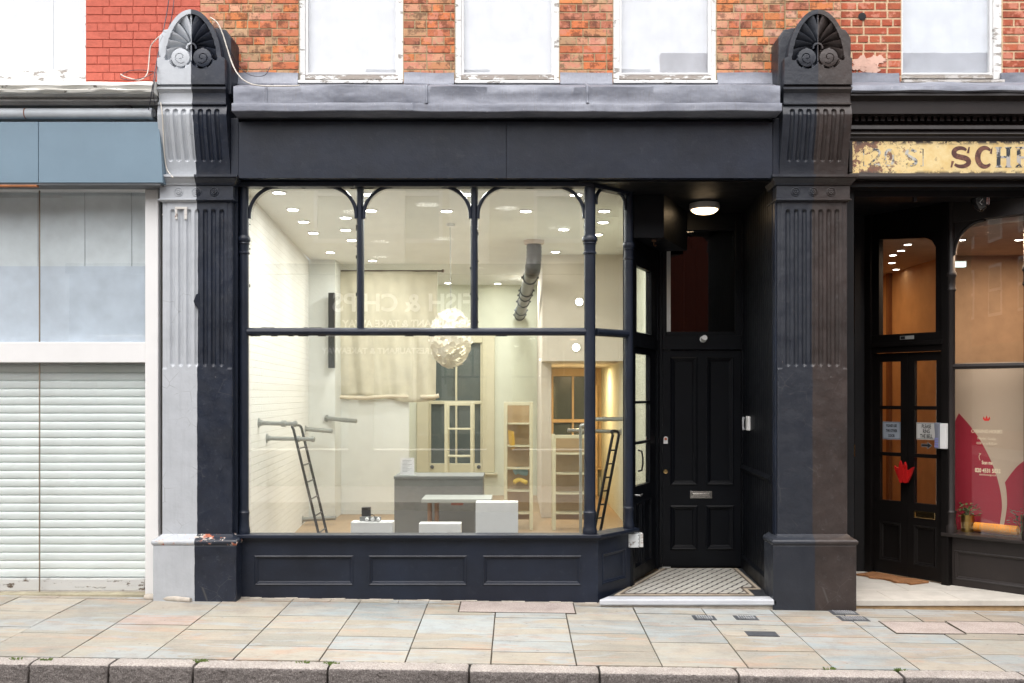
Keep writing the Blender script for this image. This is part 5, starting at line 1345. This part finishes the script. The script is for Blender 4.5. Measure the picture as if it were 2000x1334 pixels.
# duct
t = thing('ventilation_duct', 'grey jointed pipe dropping from the ceiling and running to the back of the shop', 'duct', (.22, 3.74, IC))
P0, P1 = Vector((.20, 3.72, 3.42)), Vector((.05, 8.79, 3.22)); dr = (P1-P0).normalized()
m = MB(); m.tube([P0, P1], .085, 20); m.build('pipe', plain('grey_pipe', (.15, .15, .145), .45, .2), t, smooth=50)
m = MB(); m.tube(spline([(.22, 3.74, 3.74), (.22, 3.70, 3.60), (.21, 3.66, 3.47), (.203, 3.74, 3.42), (.20, 3.95, 3.412)]), [.092+.008*(k % 3 == 0) for k in range(33)], 20); m.build('elbow', plain('dark_rubber', (.035, .032, .032), .45), t, smooth=60)
m = MB(); m.lathe(.22, 3.74, [(.13, IC-.001), (.13, IC-.03), (.118, IC-.05)], 20); m.build('collar', plain('stained_white', (.55, .45, .38), .7), t)
for q in (.7, 1.9, 2.4, 3.1, 4.2, 4.85):
    c = P0+dr*q; m = MB(); m.disc(c-dr*.015, dr, [(.086, 0), (.100, .004), (.100, .026), (.086, .03)], 20)
    for s in (-1, 1): m.box(c.x+s*.104-.014, c.x+s*.104+.014, c.y-.02, c.y+.02, c.z-.014, c.z+.014)
    m.build('clamp', M['iron'], t, smooth=40)

# curtain
y = 5.98; ca, cb = X(655, y), X(855, y); c0, c1 = Z(779, y), Z(531, y)
m = MB(); nx, nz = 90, 30
def cur(i, j):
    a, b = i/nx, j/nz; f = .05*math.sin(a*14+2.2*b*b)+.03*math.sin(a*37+b*4)+.02*math.sin(a*7-b*5)
    sag = .05*math.sin(a*6)*(1-b)
    return (ca+(cb-ca)*a*(1-.02*(1-b)), y-.03+f*(.25+.75*(1-b))-.02, c0+(c1-c0)*b+sag*(1 if j < 3 else .1))
I = [[m.av(cur(i, j)) for i in range(nx+1)] for j in range(nz+1)]
for j in range(nz):
    for i in range(nx): m.af((I[j][i], I[j][i+1], I[j+1][i+1], I[j+1][i]))
t = thing('curtain', 'cream cloth curtain hung high across the back of the shop', 'curtain', (ca, y, c0))
o = m.build('cloth', plain('cream_cloth', (.61, .57, .45), .9), t, smooth=180); so_ = o.modifiers.new('thick', 'SOLIDIFY'); so_.thickness = .004
m = MB(); m.tube([(ca-.05, y-.03, c1+.01), (cb+.06, y-.03, c1+.01)], .012, 8); m.disc((cb+.06, y-.03, c1+.01), (1, 0, 0), [(.012, 0), (.025, .01), (.025, .03), (.01, .04)], 10); m.build('rod', plain('dark_bronze', (.10, .06, .04), .4, .6), t)
m = MB(); m.tube(spline([(ca+.02, y-.05, c0+.03), (ca+.4, y-.07, c0+.015), (ca+.8, y-.06, c0+.035), (cb-.1, y-.06, c0+.03), (cb+.02, y-.06, c0+.05)]), .03, 8); m.build('rolled_hem', plain('cream_cloth_hem', (.66, .58, .45), .9), t, smooth=60)

# black wall screens seen edge on
blk = plain('black_gloss', (.01, .01, .011), .3)
def screen(label, x0, x1, y0, y1, z0, z1, brk):
    t = thing('wall_screen', label, 'screen', ((x0+x1)/2, (y0+y1)/2, z0)); m = MB(); m.box(x0, x1, y0, y1, z0, z1); m.build('panel', blk, t, bevel=.006)
    m = MB(); m.box(*brk, (z0+z1)/2-.1, (z0+z1)/2+.1); m.build('bracket', M['iron'], t)
screen('tall black screen seen edge on beside the cream curtain', X(642, 5.4), X(654, 5.4), 5.36, 5.44, Z(719, 5.4), Z(572, 5.4), (-2.70, -2.64, 5.441, 5.499))
screen('tall black screen seen edge on at the back of the right wall', 1.40, 1.44, 5.2, 5.75, 2.3, 3.38, (1.441, 1.499, 5.4, 5.5))

# pipe arms and ladders
galv = paint('galvanised_pipe', (.34, .35, .34), .35, .15, 6, .1, 40, .5, 0, (0, 0, 0), .7)
def arm(label, a, b, r=.022):
    a, b = Vector(a), Vector(b); t = thing('rail_arm', label, 'pipe arm', a, 'galvanised pipe arms'); d = (b-a).normalized()
    m = MB(); m.tube([a, b], r, 12); m.build('pipe', galv, t, smooth=50)
    m = MB(); m.disc(a, d, [(.05, 0), (.05, .01), (.03, .014), (.03, .04)], 14); m.build('flange', galv, t, smooth=40)
    m = MB(); c = a+d*((b-a).length*.62); m.disc(c, d, [(.024, 0), (.034, .004), (.034, .05), (.024, .054)], 12); m.disc(b-d*.02, d, [(.022, 0), (.032, .01), (.032, .035), (.015, .045)], 12); m.build('fitting', galv, t, smooth=40)
arm('galvanised pipe arm nearest the front left end of the shop window', (WLX(1.4), 1.4, 1.54), (-2.28, 1.4, 1.53))
arm('galvanised pipe arm behind the black ladder, lowest of the left wall', (WLX(1.9), 1.9, 1.36), (-2.20, 1.9, 1.35))
arm('galvanised pipe arm deep in the left corner past the ladder top', (WLX(5.1), 5.1, 1.35), (-2.60, 5.1, 1.32), .03)
arm('galvanised pipe arm sticking out right of the left corner', (-2.74, 5.49, 1.49), (-2.28, 5.2, 1.46), .03)
arm('galvanised pipe arm low down by the floor in the left corner', (WLX(4.8), 4.8, .12), (-2.5, 4.8, .14), .03)
arm('galvanised pipe arm on the right wall behind the slim colonnette', (1.499, 4.6, 1.50), (1.05, 4.6, 1.50), .028)
arm('longer galvanised pipe arm lower on the right wall of the shop', (1.499, 5.4, 1.30), (.75, 5.4, 1.32), .028)
lad = plain('black_steel', (.012, .011, .011), .4)
def ladder(label, T0, B0, off, rungs):
    T0, B0, off = Vector(T0), Vector(B0), Vector(off); t = thing('ladder', label, 'ladder', B0)
    for k in range(2): m = MB(); m.tube([B0+off*k, T0+off*k], .015, 8); m.build('stile', lad, t, smooth=60)
    m = MB(); m.tube(spline([T0, T0+Vector((-.02, 0, .03))+off*.1, T0+Vector((-.02, 0, .03))+off*.9, T0+off], 5), .014, 8); m.build('hook', lad, t, smooth=60)
    for k in range(rungs): m = MB(); p = B0+(T0-B0)*(.08+k*.9/rungs); m.tube([p, p+off], .009, 6); m.build('rung', lad, t, smooth=60)
ladder('narrow black ladder leaning on the pipe arms by the left wall', (-2.40, 1.86, 1.46), (-2.06, 1.86, .046), (.0, .40, .0), 7)
ladder('narrow black ladder leaning to the right, seen through the slanting end pane', (X(1197, 1.3), 1.3, Z(848, 1.3)), (X(1146, 1.3), 1.3, .046), (.07, .06, .0), 9)

# plinths, counter, table and small things
pw = paint('white_laminate', (.88, .88, .88), .45, .02, 2, .03, 40)
def plinth(label, a, b, top, y):
    t = thing('display_plinth', label, 'plinth', (X((a+b)/2, y), y, .046), 'white display plinths'); m = MB(); x0, x1 = X(a, y), X(b, y); zt = Z(top, y)
    m.box(x0, x1, y, y+.15, .10, zt); m.build('body', pw, t, bevel=.003); m = MB(); m.box(x0+.02, x1-.02, y+.02, y+.13, .046, .0995); m.build('kick', blk, t)
plinth('low white plinth with a black box and plugs, leftmost in the window', 685, 767, 1020, .42)
plinth('low white plinth in the middle of the window before the grey table', 818, 900, 1023, .42)
plinth('tall white plinth standing highest of the three in the window', 929, 1012, 981, .30)
greym = paint('grey_laminate', (.16, .165, .16), .5, .08, 2, .05, 40); greyl = paint('pale_grey_laminate', (.33, .35, .33), .4, .08, 2, .05, 40)
y = 1.9; t = thing('counter', 'dark grey box counter behind the white plinths', 'counter', (X(856, y), y, .046))
m = MB(); zt = Z(930, y); m.box(X(770, y), X(943, y), y, y+.5, .046, zt-.031); m.build('body', greym, t, bevel=.004); m = MB(); m.box(X(769, y), X(944, y), y-.008, y+.508, zt-.03, zt); m.build('top', greym, t, bevel=.003)
y = 1.25; t = thing('side_table', 'pale grey table in front of the dark counter', 'table', (X(890, y), y, .046)); zt = Z(975, y)
m = MB(); m.box(X(823, y), X(960, y), y, y+.45, zt-.04, zt); m.build('table_top', greyl, t, bevel=.004)
for px in (836, 850): m = MB(); m.tube([(X(px, y), y+.2, .046), (X(px, y), y+.2, zt-.041)], .024, 10); m.build('leg', plain('wooden_leg', (.30, .17, .09), .5), t, smooth=50)
m = MB(); m.box(X(925, y), X(945, y), y+.06, y+.4, .046, zt-.041); m.build('side_panel', greym, t)
m = MB(); m.box(X(880, y), X(903, y), y+.1, y+.3, Z(989, y), Z(983, y)); tag(m.build('orange_tray', plain('orange_tray', (.42, .10, .05), .5), None), 'flat orange tray hung under the top of the pale grey table', 'tray')
y = 1.98; t = thing('paper_notice', 'white printed paper in a clear stand on the dark counter', 'notice', (X(795, y), y, Z(930, 1.9))); z0 = Z(930, 1.9)
m = MB(); m.box(X(782, y), X(809, y), y, y+.002, z0+.006, Z(894, y)); m.build('sheet', plain('paper', (.78, .78, .80), .8), t)
m = MB(); m.box(X(779, y), X(812, y), y-.04, y+.05, z0+.0005, z0+.005); m.build('stand', greyl, t)
m = MB()
for k in range(9): zq = Z(899+k*2.7, y); m.box(X(786, y), X(804-(k % 3)*4, y), y-.0008, y-.0001, zq-.0035, zq)
m.build('print_line', plain('grey_print', (.3, .3, .32), .8), t)
y = .50; zt = Z(1020, .42)
m = MB(); m.box(X(706, y), X(723, y), y, y+.06, zt+.001, Z(991, y)); tag(m.build('black_box', blk, None, bevel=.004), 'small black box standing on the low left plinth', 'box')
t = thing('power_strip', 'power strip with three white plugs on the low left plinth', 'power strip', (X(726, .6), .56, zt))
m = MB(); m.box(X(705, .56), X(746, .56), .475, .495, zt+.001, zt+.045); m.build('bar', plain('grey_metal', (.25, .26, .26), .4, .4), t, bevel=.003)
for px in (719, 730, 741): m = MB(); m.disc((X(px, .54), .474, zt+.022), (0, -1, 0), [(.017, 0), (.017, .02), (.01, .03)], 12); m.build('plug', M['white'], t, smooth=40)
m = MB(); m.tube(spline([(X(724, .54), .445, zt+.03), (X(727, .54), .44, zt+.07), (X(733, .54), .45, zt+.06), (X(736, .54), .46, zt+.03)]), .003, 5); m.build('lead', blk, t)
# open shelving frames
def shelf(label, x0, x1, y, z1, rows, back):
    t = thing('shelf_frame', label, 'shelf', ((x0+x1)/2, y, .046), 'cream shelving frames'); w = .045
    m = MB(); m.box(x0, x0+w, y, y+w, .046, z1); m.box(x1-w, x1, y, y+w, .046, z1); m.box(x0+w, x1-w, y, y+w, z1-w, z1); m.build('front_frame', creamw, t, bevel=.004)
    m = MB(); m.box(x0, x0+w, y+.3, y+.3+w, .046, z1); m.box(x1-w, x1, y+.3, y+.3+w, .046, z1); m.build('rear_frame', creamw, t, bevel=.004)
    for k in range(rows): z = .25+(z1-.25)*k/rows; m = MB(); m.box(x0+w*.5, x1-w*.5, y+w+.001, y+.299, z, z+.016); m.build('shelf_board', creamw, t)
    if back: m = MB(); m.box(x0+w, x1-w, y+.30, y+.31, .15, z1-.02); m.build('back_panel', plain('tan_board', (.38, .26, .14), .7), t)
s4 = lambda p, y=4.25: X(p, y)
shelf('cream open shelving frame before the tall back window, behind the counter', X(868, 4.5), X(925, 4.5), 4.5, 1.73, 4, False)
shelf('cream shelving frame with tan back between the two back windows', s4(984), s4(1041), 4.25, 1.735, 5, True)
shelf('shorter cream shelving frame before the amber window near the right colonnette', s4(1079), s4(1150), 4.25, 1.30, 4, True)
m = MB(); m.tube([(X(1134, 3.6), 3.6, .046), (X(1134, 3.6), 3.6, 1.45)], .02, 10); m.tube([(X(1134, 3.6), 3.6, 1.44), (X(1150, 3.6), 3.6, 1.46)], .026, 10); tag(m.build('standing_pipe', galv, None, smooth=50), 'upright galvanised pipe beside the right colonnette', 'pipe')
m = MB(); m.prism([(s4(992), 1.36), (s4(1004), 1.34), (s4(1006), 1.12), (s4(999), 1.10), (s4(994), 1.2)], 4.33, 4.36, 'y'); tag(m.build('yellow_cloth', plain('yellow_cloth', (.60, .36, .05), .9), None), 'yellow cloth hanging in the tan backed shelving frame', 'cloth')
m = MB(); m.tube(spline([(s4(1004), 4.4, .80), (s4(1012), 4.42, .82), (s4(1022), 4.4, .80), (s4(1030), 4.42, .79)]), [.02]+[.045]*23+[.02], 8); tag(m.build('blue_cloth', plain('blue_cloth', (.22, .38, .48), .9), None, smooth=60), 'pale blue bundle on the tan backed shelving frame', 'cloth')
m = MB(); m.tube(spline([(s4(1003), 4.33, .67), (s4(1015), 4.36, .70), (s4(1030), 4.33, .66)]), [.02]+[.03]*15+[.02], 8); tag(m.build('yellow_bundle', plain('yellow_bundle', (.60, .42, .08), .9), None, smooth=60), 'yellow bundle below the pale blue one on the shelving frame', 'cloth')
t = thing('wall_socket', 'small dark socket plate on the right wall seen through the slanting end pane', 'socket', (1.5, 4.9, Z(808, 4.9)))
m = MB(); m.box(1.49, 1.4995, 4.8, 4.95, 1.58, 1.76); m.build('plate', M['iron'], t, bevel=.003)

# ================================================================== ACROSS THE STREET (seen mirrored in the panes)
OY = -11.2
FS = thing('chip_shop', 'cream brick building across the street, mirrored in the shop window', 'building', (-1, OY, 0))
crm = paint('cream_brick', (.70, .68, .60), .85, .08, 6, .3, 40, .2); 
m = MB(); panelled(m, -9, 2.9, 4.45, 8.4, OY-.15, .15, (), [(x, x+1.0, 4.9, 6.9) for x in (-6.6, -4.1, -2.5, .35)]); m.build('upper_wall', crm, FS)
m = MB()
for x in (-7.0, -3.05, -1.35, 1.9): m.box(x, x+.8, OY+.001, OY+.2, 4.45, 8.4)
m.build('brick_bay', paint('white_brick', (.84, .83, .76), .85, .08, 6, .3, 40, .2), FS)
for x in (-6.6, -4.1, -2.5, .35):
    m = MB(); m.box(x, x+.07, OY-.1, OY+.02, 4.9, 6.9); m.box(x+.93, x+1.0, OY-.1, OY+.02, 4.9, 6.9); m.box(x+.07, x+.93, OY-.1, OY+.02, 6.83, 6.9); m.box(x+.07, x+.93, OY-.1, OY+.02, 4.9, 4.99); m.box(x+.07, x+.93, OY-.1, OY+.01, 5.85, 5.92); w_ = m.build('upper_window', M['white'], FS)
    m = MB(); m.box(x+.07, x+.93, OY-.09, OY-.08, 4.99, 6.83); m.build('pane', plain('pale_blind', (.5, .55, .55), .5), w_)
m = MB(); m.box(-9, 2.9, OY-.15, OY+.25, 4.25, 4.45); m.box(-9, 2.9, OY-.15, OY+.05, 3.05, 4.25); m.build('fascia', paint('sage_fascia', (.13, .14, .11), .6), FS)
m = MB(); m.box(-9, 2.9, OY-.15, OY, -.3, .7); m.box(-9, 2.9, OY-.8, OY-.7, .7, 3.05)
for x in (-9, -6.2, -3.4, -.6, 2.4): m.box(x, x+.5, OY-.15, OY, .7, 3.05)
m.build('shopfront', paint('dark_green_front', (.36, .38, .33), .6), FS)
m = MB(); m.box(-9, 2.9, OY-.06, OY-.05, .7, 3.05); m.build('pane', M['glass'], FS)
wl_ = plain('white_letters', (.90, .92, .92), .5)
def fartext(b, x, z, s, off=.01, y=OY+.055): m = MB(); m.text(b, s, lambda a, c, d: (x-a, y+d*8, z+c), off=off); return m.build('lettering', wl_, FS)
fartext('FISH & CHIPS', -2.28, 3.52, .50, .012); fartext('RESTAURANT & TAKE AWAY', -2.2, 3.20, .20, .006)
fartext('RESTAURANT & TAKEAWAY', -2.85, 2.66, .17, .004, OY+.002)
RB = thing('red_brick_house', 'red brick building across the street, mirrored in the fanlight', 'building', (6, OY, 0))
m = MB(); panelled(m, 2.95, 10, 2.95, 8.8, OY-.2, .2, (), [(x, x+1.1, 4.7, 6.7) for x in (4.9, 7.4)]); m.build('wall', M['brickfar'], RB)
m = MB(); m.box(2.95, 10, OY-.2, OY+.18, 2.65, 2.94); m.box(2.95, 10, OY-.2, OY+.1, 0, 2.64); m.build('shopfront', paint('grey_front', (.2, .2, .2), .6), RB)
for x in (4.9, 7.4): m = MB(); m.box(x, x+1.1, OY-.15, OY-.05, 4.7, 6.7); m.build('window', M['white'], RB)
LB = thing('pale_terrace', 'pale rendered building far left across the street', 'building', (-13, OY, 0))
m = MB(); panelled(m, -18, -9.05, -.3, 8.2, OY-.2, .2, (), [(x, x+1.2, 4.5, 6.5) for x in (-17, -14.5, -12)]); m.build('wall', crm, LB)
for x in (-17, -14.5, -12): m = MB(); m.box(x, x+1.2, OY-.15, OY-.08, 4.5, 6.5); m.build('window', M['white'], LB)

# the rest of the street, which the slanting panes mirror
def terrace(name, label, x0, x1, y0, y1, h, mat, facing):
    t = thing(name, label, 'building', ((x0+x1)/2, (y0+y1)/2, 0)); m = MB(); m.box(x0, x1, y0, y1, -.5, h); m.build('wall', mat, t)
    yf = y0 if facing < 0 else y1; x = x0+1.0
    while x < x1-1.5:
        for z in (4.6, 7.2):
            if z+1.8 > h: continue
            m = MB(); m.box(x, x+1.0, yf-.03, yf+.03, z, z+1.8); w_ = m.build('window', M['white'], t)
            for q in (0, 1): m = MB(); m.box(x+.08, x+.92, yf+.035*facing-.004, yf+.035*facing+.004, z+.1+q*.85, z+.85+q*.85); m.build('pane', slate, w_)
        x += 2.2
    m = MB(); m.box(x0+.3, x1-.3, yf-.08, yf+.08, 3.0, 3.6); m.build('fascia', M['dark'], t)
    m = MB(); m.box(x0+.6, x1-.6, yf-.05, yf+.05, .6, 2.95); m.build('shop_pane', slate, t)
stock = M['brickfar']; pale_r = paint('pale_render', (.55, .53, .47), .85, .08, 3)
terrace('brick_terrace', 'brick terrace beyond the shuttered shop on the left', -22, -8.6, .05, 6, 8.5, stock, -1)
terrace('rendered_terrace', 'pale rendered terrace at the far left end of the near side', -45, -22.1, .05, 6, 9.2, pale_r, -1)
terrace('brick_terrace', 'brick terrace far left on the opposite side of the street', -45, -18.1, -17, -11.2, 9, stock, 1)
terrace('rendered_terrace', 'pale terrace beyond the brown shop on the right', 8.6, 30, .05, 6, 8.8, pale_r, -1)
terrace('brick_terrace', 'brick terrace far right on the opposite side of the street', 10.1, 32, -17, -11.2, 9, stock, 1)
terrace('end_house', 'tall brick house closing the far left end of the street', -58, -50, -20, 8, 11, stock, 1)
# ------------------------------------------------------------------ light and camera
w = bpy.data.worlds.new('World'); sc.world = w; w.use_nodes = True
nt = w.node_tree; bg = nt.nodes['Background']; sky = nt.nodes.new('ShaderNodeTexSky'); sky.sky_type = 'NISHITA'; sky.sun_disc = False
SUN_EL, SUN_AZ = R(60), R(194)                             # azimuth clockwise from +Y
sky.sun_elevation = SUN_EL; sky.sun_rotation = SUN_AZ; sky.air_density = 1.0; sky.dust_density = 4.0; sky.ozone_density = .6
hs = nt.nodes.new('ShaderNodeHueSaturation'); hs.inputs['Saturation'].default_value = .35
nt.links.new(sky.outputs[0], hs.inputs['Color']); nt.links.new(hs.outputs[0], bg.inputs[0]); bg.inputs[1].default_value = .13
sl = bpy.data.lights.new('sun', 'SUN'); sl.energy = 1.5; sl.angle = R(110); sl.color = (1, .965, .92)
so = bpy.data.objects.new('sun', sl); COL.objects.link(so)
dirv = Vector((math.sin(SUN_AZ)*math.cos(SUN_EL), math.cos(SUN_AZ)*math.cos(SUN_EL), math.sin(SUN_EL)))
so.rotation_euler = dirv.to_track_quat('Z', 'Y').to_euler(); so.location = (0, -6, 12)
cam = bpy.data.cameras.new('camera'); co = bpy.data.objects.new('camera', cam); COL.objects.link(co)
co.location = (0, -D0, EYE); co.rotation_euler = (R(90), 0, 0)
cam.sensor_width = 36; cam.lens = 36*F/2000; cam.shift_x = -(PX-1000)/2000; cam.shift_y = (PY-667)/2000
cam.clip_start = .05; cam.clip_end = 2000
sc.camera = co
sc.view_settings.view_transform = 'Standard'; sc.view_settings.look = 'None'; sc.view_settings.exposure = 1.18; sc.view_settings.gamma = 1
sc.render.engine = 'CYCLES'; c = sc.cycles
c.use_denoising = True; c.denoiser = 'OPENIMAGEDENOISE'; c.max_bounces = 8; c.diffuse_bounces = 4; c.glossy_bounces = 4; c.transparent_max_bounces = 24
c.caustics_reflective = False; c.caustics_refractive = False; c.sample_clamp_indirect = 6
bpy.context.view_layer.update()
